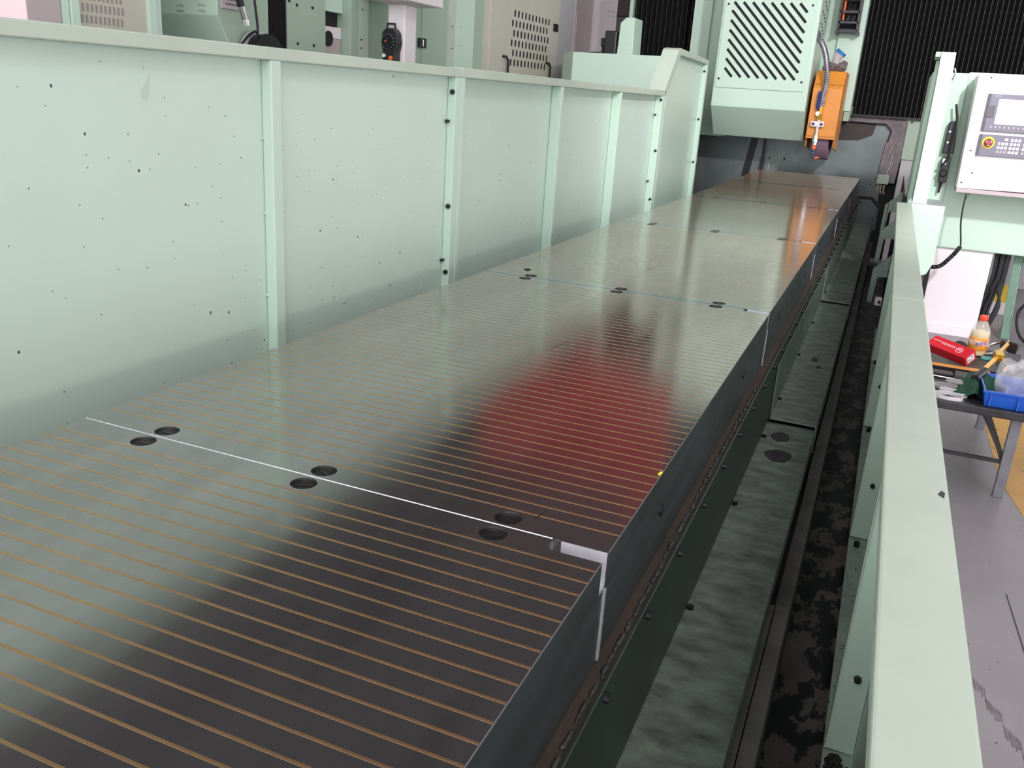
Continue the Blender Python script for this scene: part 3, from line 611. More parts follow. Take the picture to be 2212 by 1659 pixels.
# ------------------------------------------------------------------ operator station
st = thing('control_station', 'bright mint control station cabinet behind the pendant', 'control cabinet', (0.9, 7.1, FL))
box('station_housing', mint, st, 0.637, 1.75, 6.90, 7.7, -0.240, 0.93, 0.01)
box('corner_panel', mint, st, 0.415, 0.637, 6.82, 7.7, -0.30, 0.918, 0.006)
box('base_cabinet', white_pt, st, 0.66, 1.035, 6.93, 7.55, -0.80, -0.242, 0.004)
box('plinth', white_pt, st, 0.65, 1.045, 6.91, 7.57, FL, -0.80, 0.003)
pd = thing('control_pendant', 'overexposed white control pendant with screen, keypad and emergency stop', 'control panel', (0.9, 6.6, 0.2))
PY = 6.55
pdb = MB().prism([(0.688, 0.198), (0.676, 0.900), (1.75, 0.915), (1.75, 0.215)], 1, PY, 6.87).build('pendant_body', white_pt, pd, 0.006)
box('pendant_sill', mauve_pt, pd, 0.69, 1.75, PY-0.002, 6.8, 0.172, 0.198, 0.003)
for (x, z) in ((0.75, 0.888), (0.725, 0.44), (0.71, 0.235), (0.76, 0.3)): bolt(pdb, dark, (x, PY, z), (0, -1, 0), 0.005, 0.003, 'panel_screw', 10)

sp1 = MB().box(0.757, 1.27, PY-0.020, PY-0.0005, 0.566, 0.792).build('display_panel', panelgrey, pd, 0.003)
MB().box(0.757, 0.772, PY-0.022, PY-0.0005, 0.566, 0.792).build('display_rim', panelgrey_d, sp1)
MB().box(0.822, 1.16, PY-0.023, PY-0.0195, 0.612, 0.762).build('screen', screen, sp1)
MB().box(0.763, 0.808, PY-0.026, PY-0.0195, 0.650, 0.722).build('card_flap', M('dark_flap', (0.12, 0.115, 0.125), 0.5), sp1, 0.002)
v, f = text_mesh('SIEMENS', 0.011)
MB().add([(p[0]+0.812, PY-0.0203-p[2], p[1]+0.780) for p in v], f).build('brand_lettering', cyan, sp1)
k0 = MB().box(-0.006, 0.006, PY-0.023, PY-0.019, -0.006, 0.006)
for k in range(14): MB().box(0.800+0.026*k, 0.812+0.026*k, PY-0.0225, PY-0.0195, 0.587, 0.599).build('soft_key', key_g, sp1)
sp2 = MB().box(0.757, 1.27, PY-0.020, PY-0.0005, 0.414, 0.546).build('key_panel', panelgrey, pd, 0.003)
MB().box(0.757, 0.772, PY-0.022, PY-0.0005, 0.414, 0.546).build('key_rim', panelgrey_d, sp2)
es = MB().cyl((0.813, PY-0.020, 0.496), (0.813, PY-0.024, 0.496), 0.037, n=32).build('stop_ring', yellow, sp2)
MB().lathe([(0.022, 0.0), (0.025, -0.008), (0.024, -0.02), (0.018, -0.026), (0.001, -0.027)], (0.813, PY-0.024, 0.496), 24, axis=1).build('stop_button', red_d, sp2)
MB().cyl((0.813, PY-0.050, 0.496), (0.813, PY-0.0525, 0.496), 0.011, n=16).build('button_centre', red_l, sp2)
for a in (0.5, 2.6, 4.7):
    MB().tube([(0.813+0.0165*math.cos(a+t), PY-0.0515, 0.496+0.0165*math.sin(a+t)) for t in (-0.5, -0.25, 0, 0.25, 0.5)], 0.002, 6).build('button_arrow', white_pr, sp2)
def keys(x, z, nx, nz, mats):
    for j in range(nz):
        for i in range(nx):
            mm = mats[j] if not (i == 0 and j == 0 and len(mats) > 4) else mats[4]
            kk = MB().box(x+0.021*i-0.001*j, x+0.021*i+0.016-0.001*j, PY-0.023, PY-0.0195, z-0.025*j, z-0.025*j+0.015).box(x+0.021*i+0.006, x+0.021*i+0.010, PY-0.0215, PY-0.0195, z-0.025*j+0.0165, z-0.025*j+0.0195)
            kk.build('key', mm, sp2)
keys(0.868, 0.487, 3, 3, [key_w, key_w, key_g, key_g, key_p])
MB().box(0.902, 0.922, PY-0.023, PY-0.0195, 0.514, 0.529).build('key', key_w, sp2)
keys(0.937, 0.512, 3, 4, [key_w, key_w, key_w, key_w])
keys(1.012, 0.512, 3, 4, [key_w, key_w, key_w, key_g])
keys(1.085, 0.512, 3, 4, [key_w, key_w, key_w, key_w])
# coiled lead under the pendant
cd_ = thing('coiled_lead', 'black spiral cable hanging from the white pendant towards the guard', 'cable', (0.75, 6.6, -0.2))
MB().tube(smooth_path([(0.765, 6.62, 0.172), (0.757, 6.60, 0.10), (0.762, 6.58, -0.02), (0.785, 6.56, -0.14), (0.790, 6.55, -0.182)]), 0.0055, 8).build('straight_lead', cable, cd_)
MB().cyl((0.765, 6.62, 0.176), (0.765, 6.62, 0.150), 0.018, 0.014, 12).build('cable_gland', M('olive_gland', (0.28, 0.30, 0.22), 0.5), cd_)
cp2 = smooth_path([(0.788, 6.55, -0.178), (0.765, 6.55, -0.225), (0.735, 6.55, -0.270), (0.70, 6.55, -0.315), (0.66, 6.55, -0.333), (0.60, 6.55, -0.333)], 10)
hel = []
tt = 0.0
for i in range(len(cp2)-1):
    d = (cp2[i+1]-cp2[i]); L_ = d.length; d.normalize(); a = Vector((0, 1, 0)); b = d.cross(a)
    for k in range(12):
        tt += L_/12/0.010*2*math.pi
        hel.append(cp2[i].lerp(cp2[i+1], k/12)+0.011*(math.cos(tt)*a+math.sin(tt)*b))
MB().tube(hel, 0.0048, 5).build('spiral_lead', cable, cd_)
# hand-held unit on the corner panel
hu = thing('handheld_unit', 'black handheld control unit with cable hung on the mint corner panel', 'remote', (0.56, 6.8, 0.2))
MB().prism([(0.525, 0.402), (0.530, 0.600), (0.540, 0.612), (0.572, 0.612), (0.580, 0.600), (0.596, 0.405)], 1, 6.76, 6.815).build('unit_body', black, hu, 0.006)
for z in (0.545, 0.475): MB().cyl((0.545, 6.76, z), (0.545, 6.755, z), 0.007, n=12).build('rivet', white_pr, hu)
MB().prism([(0.535, 0.21), (0.532, 0.375), (0.585, 0.385), (0.586, 0.212)], 1, 6.75, 6.815).build('dial_body', black, hu, 0.006)
MB().lathe([(0.026, 0.0), (0.026, -0.01), (0.018, -0.016), (0.001, -0.016)], (0.556, 6.75, 0.275), 20, axis=1).build('dial', dark, hu)
MB().box(0.537, 0.562, 6.746, 6.752, 0.33, 0.37).build('display_label', white_pr, hu)
MB().tube(smooth_path([(0.548, 6.75, 0.72), (0.560, 6.745, 0.67), (0.571, 6.74, 0.63), (0.570, 6.735, 0.56), (0.566, 6.735, 0.45), (0.565, 6.735, 0.385), (0.552, 6.735, 0.345), (0.530, 6.735, 0.32)]), 0.0075, 8).build('unit_cable', cable, hu)
MB().tube([(0.556, 6.78, 0.212), (0.556, 6.78, 0.19), (0.553, 6.78, 0.14)], [0.014, 0.010, 0.007], 8).build('cable_relief', black, hu)
hu.location.x += 0.045
# cables and conduit
for k in range(7):
    xo = 0.012*k
    c = MB().tube(smooth_path([(1.062+xo, 7.0+0.02*(k % 3), -0.242), (1.066+xo*0.9, 6.98+0.02*(k % 3), -0.40), (1.045+xo*0.8+0.01*(k % 2), 6.97+0.02*(k % 3), -0.55), (1.035+xo*0.7, 6.96+0.02*(k % 3), -0.68), (1.055+xo*0.55, 6.95+0.02*(k % 2), -0.755-0.008*k), (1.105+xo*0.3, 6.96, -0.72), (1.135+xo*0.2, 6.97, -0.60), (1.145-0.006*k, 6.99, -0.45), (1.150-0.007*k, 7.01, -0.242)], 5), 0.0095, 8).build('cable_loop', cable)
    tag(c, 'one of the black cables looped down in a bundle from the control station', 'cable', 'black cable bundle')
cn = thing('conduit_bundle', 'green ribbed conduit post standing beside the black cable bundle', 'conduit', (1.23, 7.05, FL))
for k in range(5):
    MB().tube([(1.182+0.011*k, 7.03, -0.235), (1.196+0.011*k, 7.03, -0.5), (1.222+0.011*k, 7.03, FL)], 0.0065, 8).build('conduit_tube', conduit, cn)
box('conduit_backing', conduit_d, cn, 1.205, 1.245, 7.035, 7.045, FL, -0.26)
tag(MB().tube(smooth_path([(1.42, 6.9, -0.45), (1.28, 6.95, -0.62), (1.32, 6.9, -0.80), (1.45, 6.8, -0.84), (1.7, 6.6, -0.845)]), 0.011, 8).build('floor_cable', cable), 'single black cable curving to the floor past the green conduit', 'cable')
yb_ = thing('yellow_sign', 'small yellow sign plate leaning behind the cable bundle', 'sign', (1.3, 8.0, -0.86))
box('sign_plate', yellow, yb_, 1.22, 1.34, 8.0, 8.01, -0.76, -0.62)
box('sign_foot', white_pr, yb_, 1.22, 1.34, 8.0, 8.012, FL, -0.76)
tag(box('skirting_box', greycab, None, 1.25, 3.0, 9.4, 9.8, FL, -0.55, 0.01), 'low grey equipment box on the floor behind the conduit', 'box')
# ------------------------------------------------------------------ bench with tools
bn = thing('tool_bench', 'low greasy steel bench with braced legs on the painted floor', 'bench', (0.75, 4.3, FL))
ZB = -0.470
box('bench_top', benchm, bn, 0.50, 1.02, 3.805, 4.86, ZB-0.008, ZB)
for y in (3.80, 4.835): box('edge_tube', benchm, bn, 0.49, 1.03, y, y+0.03, ZB-0.032, ZB+0.002, 0.004)
for (x, y) in ((0.905, 3.865), (0.52, 3.865), (0.905, 4.78), (0.52, 4.78)):
    box('leg', legm, bn, x-0.002, x+0.038, y, y+0.03, FL, ZB-0.032, 0.003)
box('stretcher', benchm, bn, 0.52, 0.905, 3.875, 3.887, -0.715, -0.700)
box('stretcher', benchm, bn, 0.905, 0.92, 3.88, 4.79, -0.715, -0.700)
MB().prism([(0.905, -0.700), (0.905, -0.675), (0.80, -0.503), (0.785, -0.503)], 1, 3.878, 3.884).build('brace', benchm, bn)
# red carton
rb = thing('red_carton', 'red card box with white emblem propped on the bench tools', 'box', (0.70, 4.45, ZB))
RC = Matrix.Translation((0.700, 4.455, -0.412)) @ Matrix.Rotation(math.radians(-40), 4, 'Z') @ Matrix.Rotation(math.radians(4), 4, 'Y') @ Matrix.Rotation(math.radians(30), 4, 'X')
def RT(mb, name, mat, parent, **k):
    mb.v = [tuple(RC @ Vector(p)) for p in mb.v]; return mb.build(name, mat, parent, **k)
rbo = RT(MB().box(-0.13, 0.085, -0.035, 0.035, -0.025, 0.025), 'carton', redcard, rb, bevel=0.002)
v, f = text_mesh('M', 0.022)
RT(MB().add([(p[0]+0.028, p[1]-0.002, p[2]+0.0262) for p in v], f), 'emblem_letter', white_pr, rbo)
RT(MB().tube([(0.028+0.016*math.cos(t), -0.002+0.016*math.sin(t), 0.0258) for t in [2*math.pi*k/24 for k in range(24)]], 0.0012, 5, closed=True), 'emblem_ring', white_pr, rbo)
RT(MB().box(-0.12, 0.004, 0.006, 0.0085, 0.0252, 0.026).box(-0.07, 0.002, -0.002, 0.000, 0.0252, 0.026), 'printed_lines', white_pr, rbo)
RT(MB().box(0.0848, 0.0856, -0.022, 0.022, -0.017, 0.016), 'carton_label', white_pr, rbo)
RT(MB().box(0.0855, 0.0859, -0.016, -0.004, -0.004, 0.000).box(0.0855, 0.0859, 0.002, 0.015, 0.004, 0.008).box(0.0855, 0.0859, -0.016, 0.012, -0.012, -0.010), 'label_print', dark, rbo)
# soda bottle
so = thing('soda_bottle', 'clear soda bottle with orange label, red cap and a little yellow drink', 'bottle', (0.817, 4.70, ZB))
BX, BY = 0.817, 4.72
MB().lathe([(0.034, 0.0), (0.042, 0.006), (0.043, 0.04), (0.044, 0.085), (0.045, 0.10), (0.041, 0.128), (0.024, 0.165), (0.0175, 0.172), (0.0175, 0.176)], (BX, BY, ZB), 28).build('bottle_shell', petm, so)
MB().lathe([(0.032, 0.002), (0.039, 0.008), (0.041, 0.05), (0.041, 0.098), (0.0405, 0.10)], (BX, BY, ZB), 24).build('drink', juice, so)
MB().lathe([(0.0405, 0.100), (0.040, 0.118), (0.039, 0.119)], (BX, BY, ZB), 24).build('drink_foam', soda_lt, so)
MB().lathe([(0.0435, 0.030), (0.0448, 0.032), (0.0455, 0.085), (0.0452, 0.09), (0.044, 0.091)], (BX, BY, ZB), 28).build('label_sleeve', label_o, so)
MB().lathe([(0.0445, 0.056), (0.0462, 0.058), (0.0464, 0.078), (0.045, 0.080)], (BX, BY, ZB), 28).build('label_band', M('label_white_band', (0.75, 0.66, 0.62), 0.5, var2=(0.82, 0.25, 0.05), vs=40), so)
v, f = text_mesh('美年达', 0.019)
tv = []
for p in v:
    a = math.radians(-78)+p[0]/0.047; r = 0.0468+p[2]
    tv.append((BX+r*math.cos(a), BY+r*math.sin(a), ZB+0.066+p[1]+0.25*p[0]))
MB().add(tv, f).build('label_lettering', bluepr, so)
MB().lathe([(0.0185, 0.174), (0.0195, 0.176), (0.0195, 0.196), (0.0175, 0.199), (0.001, 0.1995)], (BX, BY, ZB), 24).build('cap', capred, so)
# dark disc behind the carton
tag(MB().lathe([(0.010, -0.011), (0.034, -0.011), (0.036, 0), (0.034, 0.011), (0.010, 0.011)], (0.735, 4.66, ZB+0.036), 28, axis=1).build('tape_roll', M('dark_tape', (0.04, 0.036, 0.036), 0.5)), 'dark round tape roll standing behind the red carton', 'tape roll')
# tools
ot = thing('orange_level', 'long orange tool handle lying across the bench', 'tool', (0.7, 4.28, ZB))
MB().prism([(0.50, 4.300), (0.50, 4.335), (0.80, 4.335), (0.845, 4.322), (0.845, 4.298), (0.80, 4.288)], 2, ZB+0.001, ZB+0.026).build('handle', orange, ot, 0.003)
MB().box(0.50, 0.80, 4.2875, 4.2995, ZB+0.001, ZB+0.022).build('grip', black, ot)
gt = thing('gold_clamp', 'gold coloured clamp arm with wing screw and black jaw on the bench', 'clamp', (0.87, 4.35, ZB))
MB().tube([(0.790, 4.10, -0.395), (0.852, 4.285, -0.375)], 0.013, 4).build('arm', gold, gt)
MB().tube([(0.752, 3.99, -0.402), (0.796, 4.115, -0.393)], 0.0155, 8).build('grip', black, gt)
MB().box(0.845, 0.882, 4.29, 4.36, -0.392, -0.350).build('slider', gold, gt, 0.004)
MB().tube([(0.868, 4.35, -0.362), (0.925, 4.54, -0.345)], 0.011, 4).build('bar', gold, gt)
MB().tube([(0.878, 4.29, -0.375), (0.890, 4.20, -0.392)], 0.008, 8).build('screw', gold, gt)
MB().tube(smooth_path([(0.872, 4.165, -0.400), (0.885, 4.20, -0.390), (0.893, 4.195, -0.392), (0.912, 4.235, -0.386)]), 0.007, 6).build('wing_handle', gold, gt)
MB().prism([(0.912, 4.50), (0.940, 4.62), (0.975, 4.58), (0.950, 4.47)], 2, -0.385, -0.335).build('jaw', black, gt, 0.005)
MB().box(0.925, 0.932, 4.53, 4.54, ZB, -0.385).build('jaw_leg', chrome, gt)
rgw = thing('clamp_ring', 'silver ring clamp with black joint beside the soda bottle', 'ring clamp', (0.89, 4.72, ZB))
MB().tube([(0.890+0.045*math.cos(t), 4.72+0.045*math.sin(t), -0.425+0.028*math.cos(t-0.5)) for t in [2*math.pi*k/28 for k in range(28)]], 0.008, 8, closed=True).build('ring', chrome, rgw)
MB().box(0.915, 0.945, 4.70, 4.76, -0.42, -0.375).build('joint_block', black, rgw, 0.005)
MB().box(0.885, 0.895, 4.68, 4.69, ZB, -0.44).build('ring_foot', dark, rgw)
tg = thing('teal_square', 'small teal plastic angle piece on the bench behind the clamp', 'angle piece', (0.89, 4.72, ZB))
MB().prism([(0.835, 4.64), (0.912, 4.64), (0.925, 4.76), (0.914, 4.76), (0.903, 4.652), (0.835, 4.652)], 2, ZB+0.001, ZB+0.014).build('angle', teal, tg, 0.001)
pn = thing('steel_rod', 'thin steel rod with black grip lying beside the gold clamp', 'rod', (0.87, 4.35, ZB))
MB().cyl((0.84, 4.365, ZB+0.010), (0.895, 4.345, ZB+0.010), 0.009, n=10).build('rod_grip', black, pn)
MB().cyl((0.895, 4.345, ZB+0.010), (0.912, 4.339, ZB+0.010), 0.007, n=10).build('rod_tip', chrome, pn)
br = thing('black_spanner', 'black tool with chrome shaft beside the orange handle', 'tool', (0.64, 4.15, ZB))
MB().cyl((0.52, 4.175, ZB+0.008), (0.705, 4.150, ZB+0.008), 0.005, n=8).build('shaft', chrome, br)
MB().box(0.52, 0.69, 4.185, 4.245, ZB+0.0005, ZB+0.018).build('body', black, br, 0.004)
bl2 = thing('grey_block', 'short grey rubber grip block between the orange handle and the green cloth', 'block', (0.72, 4.2, ZB))
MB().prism([(0.692, 4.17), (0.70, 4.262), (0.76, 4.255), (0.79, 4.20), (0.78, 4.15)], 2, ZB+0.0005, ZB+0.022).build('block', M('grey_rubber', (0.085, 0.085, 0.085), 0.6), bl2, 0.004)
# cloth
cm = []; cf = []; NX, NY = 30, 26
for j in range(NY+1):
    for i in range(NX+1):
        u, q = i/NX*2-1, j/NY*2-1
        rr = math.sqrt(u*u+q*q); ang = math.atan2(q, u)
        edge = 1+0.14*math.sin(3*ang+1.0)+0.08*math.sin(7*ang)
        X = 0.785+0.090*u*edge+0.035*q; Y_ = 4.08+0.18*q*edge
        h = max(0.0, 1-(rr/edge/1.05)**2)**0.7
        Zz = ZB+0.004+0.062*h*(0.75+0.35*math.sin(4*u+2.2*q)*math.cos(3*q-1))+0.006*math.sin(11*u+5*q)*(0.3+h)
        cm.append((X, Y_, max(ZB+0.0015, Zz)))
for j in range(NY):
    for i in range(NX): a = j*(NX+1)+i; cf.append((a, a+1, a+NX+2, a+NX+1))
tag(MB().add(cm, cf).build('green_cloth', green_cl), 'crumpled dark green cloth beside the blue bin on the bench', 'cloth')
# rings
def ring(name, mat, cx_, cy_, rx, ry, z, h, wd, label, tilt=0.0):
    v = []; f = []; n = 40
    for k in range(n):
        t = 2*math.pi*k/n; c, s = math.cos(t), math.sin(t); ct, st_ = math.cos(tilt), math.sin(tilt)
        for (q, hh) in ((0, 0), (0, h), (-wd, h), (-wd, 0)):
            a, b = (rx+q)*c, (ry+q)*s; v.append((cx_+a*ct-b*st_, cy_+a*st_+b*ct, z+hh))
    for k in range(n):
        j = (k+1) % n; f += [(4*k+i, 4*j+i, 4*j+(i+1) % 4, 4*k+(i+1) % 4) for i in range(4)]
    tag(MB().add(v, f).build(name, mat), label, 'ring', 'rings on the bench')
ring('plastic_ring', white_ring, 0.655, 3.862, 0.058, 0.040, ZB+0.0005, 0.016, 0.005, 'white plastic ring at the bench edge, in front of the other ring', -0.15)
ring('plastic_ring', white_ring, 0.678, 3.925, 0.056, 0.030, ZB+0.0005, 0.017, 0.005, 'white plastic ring lying just behind the front ring', -0.35)
ring('foam_ring', grey_ring, 0.650, 4.015, 0.050, 0.030, ZB+0.0005, 0.014, 0.012, 'grey foam ring lying behind the white rings', 0.1)
tag(blob((0.693, 4.09, ZB+0.012), (0.040, 0.03, 0.013), amp=0.2, seed=9, flat=0.0115).build('crumpled_tissue', grey_ring), 'grey crumpled tissue lying between the foam ring and the green cloth', 'tissue')
# blue bin with film
bb = thing('blue_bin', 'bright blue plastic parts bin at the bench corner', 'bin', (0.9, 3.95, ZB))
BZ = ZB+0.0025
def wallp(a, b, z0, z1, t): return None
ob = [(0.788, 3.835), (1.02, 3.835), (1.02, 4.10), (0.788, 4.10)]; ot_ = [(0.776, 3.82), (1.02, 3.82), (1.02, 4.115), (0.776, 4.115)]
ib = [(0.794, 3.841), (1.014, 3.841), (1.014, 4.094), (0.794, 4.094)]; it_ = [(0.782, 3.826), (1.014, 3.826), (1.014, 4.109), (0.782, 4.109)]
vv = [(*p, BZ) for p in ob]+[(*p, BZ+0.066) for p in ot_]+[(*p, BZ+0.066) for p in it_]+[(*p, BZ+0.006) for p in ib]
ff = [(3, 2, 1, 0), (12, 13, 14, 15)]
for k in range(4):
    j = (k+1) % 4; ff += [(k, j, 4+j, 4+k), (4+k, 4+j, 8+j, 8+k), (8+k, 8+j, 12+j, 12+k)]
MB().add(vv, ff).build('bin_body', bluebin, bb)
box('bin_rib', bluebin, bb, 0.800, 0.806, 3.817, 3.83, BZ+0.004, BZ+0.064)
box('bin_rib', bluebin, bb, 0.90, 0.906, 3.817, 3.83, BZ+0.004, BZ+0.064)
box('bin_lip', bluebin, bb, 0.772, 1.02, 3.814, 3.822, BZ+0.060, BZ+0.067)
tag(blob((0.915, 3.985, BZ+0.085), (0.085, 0.10, 0.075), n1=28, n2=20, amp=0.42, seed=12, flat=0.07).build('plastic_bag', clear), 'crinkled clear plastic bag stuffed in the blue bin', 'plastic bag')

# ------------------------------------------------------------------ neighbouring machine beyond the splash guard
XM = -3.0
pc_ = thing('pink_cabinet', 'pale pink electrical cabinet at the far corner above the guard', 'cabinet', (-3.6, 2.8, FL))
box('cabinet_front', pink_pt, pc_, -5.2, -3.0, 2.70, 2.705, FL, 2.2)
box('cabinet_shaded_side', mauve_pt, pc_, -5.2, -3.0, 2.7052, 2.862, FL, 2.2)  # mauve puts the shade on the pink cabinet's side into its colour
cb = thing('perforated_cabinet', 'beige cabinet with faint slot perforations between two mint posts', 'cabinet', (-3.3, 3.15, FL))
for (a, b) in ((2.868, 2.905), (2.91, 2.949), (3.343, 3.384), (3.388, 3.425)): box('cabinet_post', mint, cb, -3.5, XM+(0.0 if a in (2.868, 3.388) else 0.012), a, b, FL, 2.2)
pn_ = box('cabinet_panel', beige_pt, cb, -3.5, XM-0.01, 2.949, 3.343, FL, 2.2)
h0 = None
for r in range(6):
    for c in range(10):
        y, z = 2.972+0.024*c+0.008*(r % 2), 0.78+0.046*r
        if h0 is None: h0 = box('slot', M('shaded_slot', (0.30, 0.29, 0.26), 0.6), pn_, XM-0.0105, XM-0.0085, y, y+0.012, z, z+0.032); hy, hzz = y, z
        else: dup(h0, pn_, dy=y-hy, dz=z-hzz)
mh = thing('mill_head', 'mint machine head with louvres and chamfered underside behind the guard', 'machine head', (-3.5, 4.0, 0.7))
MB().prism([(3.81, 0.888), (3.81, 2.2), (4.21, 2.2), (4.21, 0.5), (4.05, 0.5)], 0, -4.4, XM).build('head_housing', mint, mh, 0.003)
MB().prism([(3.812, 0.888), (3.812, 2.2), (4.209, 2.2), (4.209, 0.5), (4.055, 0.5)], 0, XM+0.0005, XM+0.003).build('head_shaded_side', sage, mh)  # darker green sheet paints the shade on the mint head's side
for (x, z) in ((-3.095, 0.932), (-3.235, 0.927), (-3.095, 0.905), (-3.235, 0.900)): MB().box(x-0.025, x+0.025, 3.803, 3.812, z, z+0.010).build('louvre', mint_worn, mh, 0.003)
vg = box('vent_grid', mauve_pt, mh, XM+0.003, XM+0.014, 3.83, 4.0, 0.925, 1.2, 0.002)
for k in range(9): box('grid_bar', M('grid_dark', (0.20, 0.16, 0.17), 0.6), vg, XM+0.014, XM+0.017, 3.855, 3.985, 0.945+0.022*k, 0.953+0.022*k)
sg = thing('coolant_gun', 'black hose with chrome coolant nozzle hanging over the guard', 'hose', (-2.9, 3.9, 0.86))
MB().tube([(-2.9, 3.80, 1.15), (-2.9, 3.84, 1.02), (-2.9, 3.87, 0.94)], 0.019, 10).build('hose_grip', black, sg)
MB().cyl((-2.9, 3.87, 0.945), (-2.9, 3.90, 0.875), 0.017, n=12).build('nozzle_tube', chrome, sg)
MB().cyl((-2.9, 3.90, 0.880), (-2.9, 3.908, 0.852), 0.022, n=8).build('nozzle_nut', chrome, sg)
tag(MB().tube(smooth_path([(-2.93, 3.99, 1.10), (-2.93, 4.02, 0.95), (-2.93, 4.035, 0.83), (-2.93, 4.01, 0.83), (-2.93, 3.95, 0.80), (-2.93, 3.88, 0.74)]), 0.0065, 8).build('sagging_cable', cable), 'thin black cable sagging in front of the shade-toned machine side', 'cable')
wl = thing('chuck_disc', 'dark round chuck rim just showing above the guard rail', 'chuck', (-2.95, 4.08, 0.6))
MB().lathe([(0.02, -0.04), (0.12, -0.04), (0.125, 0.04), (0.02, 0.05)], (-2.93, 4.075, 0.70), 40, axis=0).build('disc', dark, wl)
MB().lathe([(0.126, -0.05), (0.135, -0.05), (0.135, -0.02), (0.126, -0.02)], (-2.93, 4.07, 0.70), 40, axis=0).build('disc_rim', bright_steel, wl)
mc = thing('mill_column', 'sage machine column with black bellows and bolted plate beyond the guard', 'machine column', (-3.4, 4.5, FL))
wd = 0.0205; e0 = None
for k in range(8):
    y = 4.216+wd*k
    MB().prism([(XM-0.03, y), (XM+0.0, y+wd*0.5), (XM-0.03, y+wd)], 2, FL, 2.2).build('bellows_fold', bellow, mc)
cpn = box('column_plate', sage, mc, -3.6, XM, 4.381, 4.753, FL, 2.2)
for (y, z) in ((4.47, 1.005), (4.62, 1.005), (4.40, 1.02), (4.475, 0.80), (4.63, 0.80)): bolt(cpn, black, (XM, y, z), (1, 0, 0), 0.009, 0.006)
box('cross_box', mint, mc, -3.6, XM-0.05, 4.755, 5.010, 1.01, 2.2)
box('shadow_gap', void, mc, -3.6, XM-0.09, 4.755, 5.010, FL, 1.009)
ws = box('white_casting', white_pt, mc, -3.5, XM-0.06, 4.756, 5.009, 0.86, 0.925)
box('grey_casting', mauve_pt, mc, -3.5, XM-0.065, 4.756, 5.009, 0.60, 0.859)
MB().cyl((XM-0.0645, 4.87, 0.855), (XM-0.055, 4.87, 0.855), 0.045, n=24).build('bore', void, mc)
dr = thing('enclosure_doors', 'sage enclosure doors with hinge behind the pale pendant pole', 'machine door', (-3.2, 5.8, FL))
box('door_frame', sage, dr, -3.4, XM+0.01, 5.013, 5.10, FL, 2.2, 0.003); box('door_frame', mint_worn, dr, -3.4, XM+0.004, 5.102, 5.229, FL, 2.2)
box('door_leaf', sage, dr, -3.4, XM-0.012, 5.231, 5.955, FL, 2.2); box('door_leaf', sage, dr, -3.4, XM-0.008, 5.960, 6.36, FL, 2.2)
hg = MB().box(XM-0.012, XM+0.006, 5.91, 6.015, 0.875, 0.94).build('hinge', dark, dr, 0.003)
MB().cyl((XM+0.004, 5.962, 0.885), (XM+0.004, 5.962, 0.93), 0.007, n=8).build('hinge_pin', chrome, hg)
box('door_post', mint_worn, dr, -3.4, XM, 6.362, 6.48, FL, 2.2); box('door_post', mint, dr, -3.4, XM+0.008, 6.483, 6.60, FL, 2.2)
for (y, z) in ((6.42, 1.06), (6.43, 0.90), (6.56, 1.07), (6.56, 0.93), (5.15, 1.05), (5.14, 0.87), (5.14, 0.82)): bolt(dr, dark, (XM+0.004, y, z), (1, 0, 0), 0.005, 0.005, 'screw', 8)
pp = thing('pendant_pole', 'pinkish white square pendant pole carrying a box overhead', 'pole', (-2.76, 5.25, FL))
box('pole', white_pt, pp, -2.823, -2.70, 5.18, 5.33, FL, 1.10, 0.006)
box('pendant_box', white_pt, pp, -2.90, -2.60, 5.05, 5.50, 1.10, 1.5, 0.006)
box('box_plate', mauve_pt, pp, -2.84, -2.68, 5.165, 5.345, 1.085, 1.10)
hw_ = thing('hand_wheel', 'black handwheel pulse unit hung on the pinkish pendant pole', 'remote', (-2.77, 5.17, 0.75))
MB().prism([(-2.822, 0.71), (-2.820, 0.80), (-2.834, 0.86), (-2.826, 0.92), (-2.80, 0.945), (-2.745, 0.945), (-2.722, 0.92), (-2.712, 0.86), (-2.727, 0.80), (-2.725, 0.71)], 1, 5.115, 5.178).build('unit_body', black, hw_, 0.006)
MB().tube([(-2.805, 5.145, 0.943), (-2.803, 5.145, 0.972), (-2.75, 5.145, 0.972), (-2.748, 5.145, 0.943)], 0.007, 6).build('hanger', black, hw_)
MB().lathe([(0.046, 0.0), (0.046, -0.006), (0.041, -0.014), (0.001, -0.014)], (-2.778, 5.114, 0.866), 32, axis=1).build('dial', dark, hw_)
for k in range(14):
    t = 2*math.pi*k/14; MB().cyl((-2.778+0.0435*math.cos(t), 5.108, 0.866+0.0435*math.sin(t)), (-2.778+0.0435*math.cos(t), 5.1045, 0.866+0.0435*math.sin(t)), 0.0028, n=6).build('dial_mark', white_pr, hw_)
MB().cyl((-2.770, 5.10, 0.880), (-2.770, 5.088, 0.880), 0.010, n=12).build('dial_knob', black, hw_)
MB().cyl((-2.790, 5.10, 0.868), (-2.790, 5.097, 0.868), 0.006, n=8).build('red_mark', orange_pl, hw_)
MB().cyl((-2.805, 5.115, 0.782), (-2.805, 5.10, 0.782), 0.011, n=10).build('switch_knob', white_pr, hw_)
MB().cyl((-2.755, 5.115, 0.768), (-2.755, 5.10, 0.768), 0.013, n=10).build('stop_button', orange_pl, hw_)
gp = thing('filler_cabinet', 'plain mint sheet front between the doors and the slotted cabinet', 'cabinet', (-3.2, 6.8, FL))
box('sheet', mint, gp, -3.5, XM+0.004, 6.605, 6.80, FL, 2.2); box('sheet', sage, gp, -3.5, XM-0.004, 6.802, 6.99, FL, 2.2)
pf = thing('slotted_cabinet', 'beige cabinet with dark hexagonal vent slots and two black handles', 'cabinet', (-3.4, 7.9, FL))
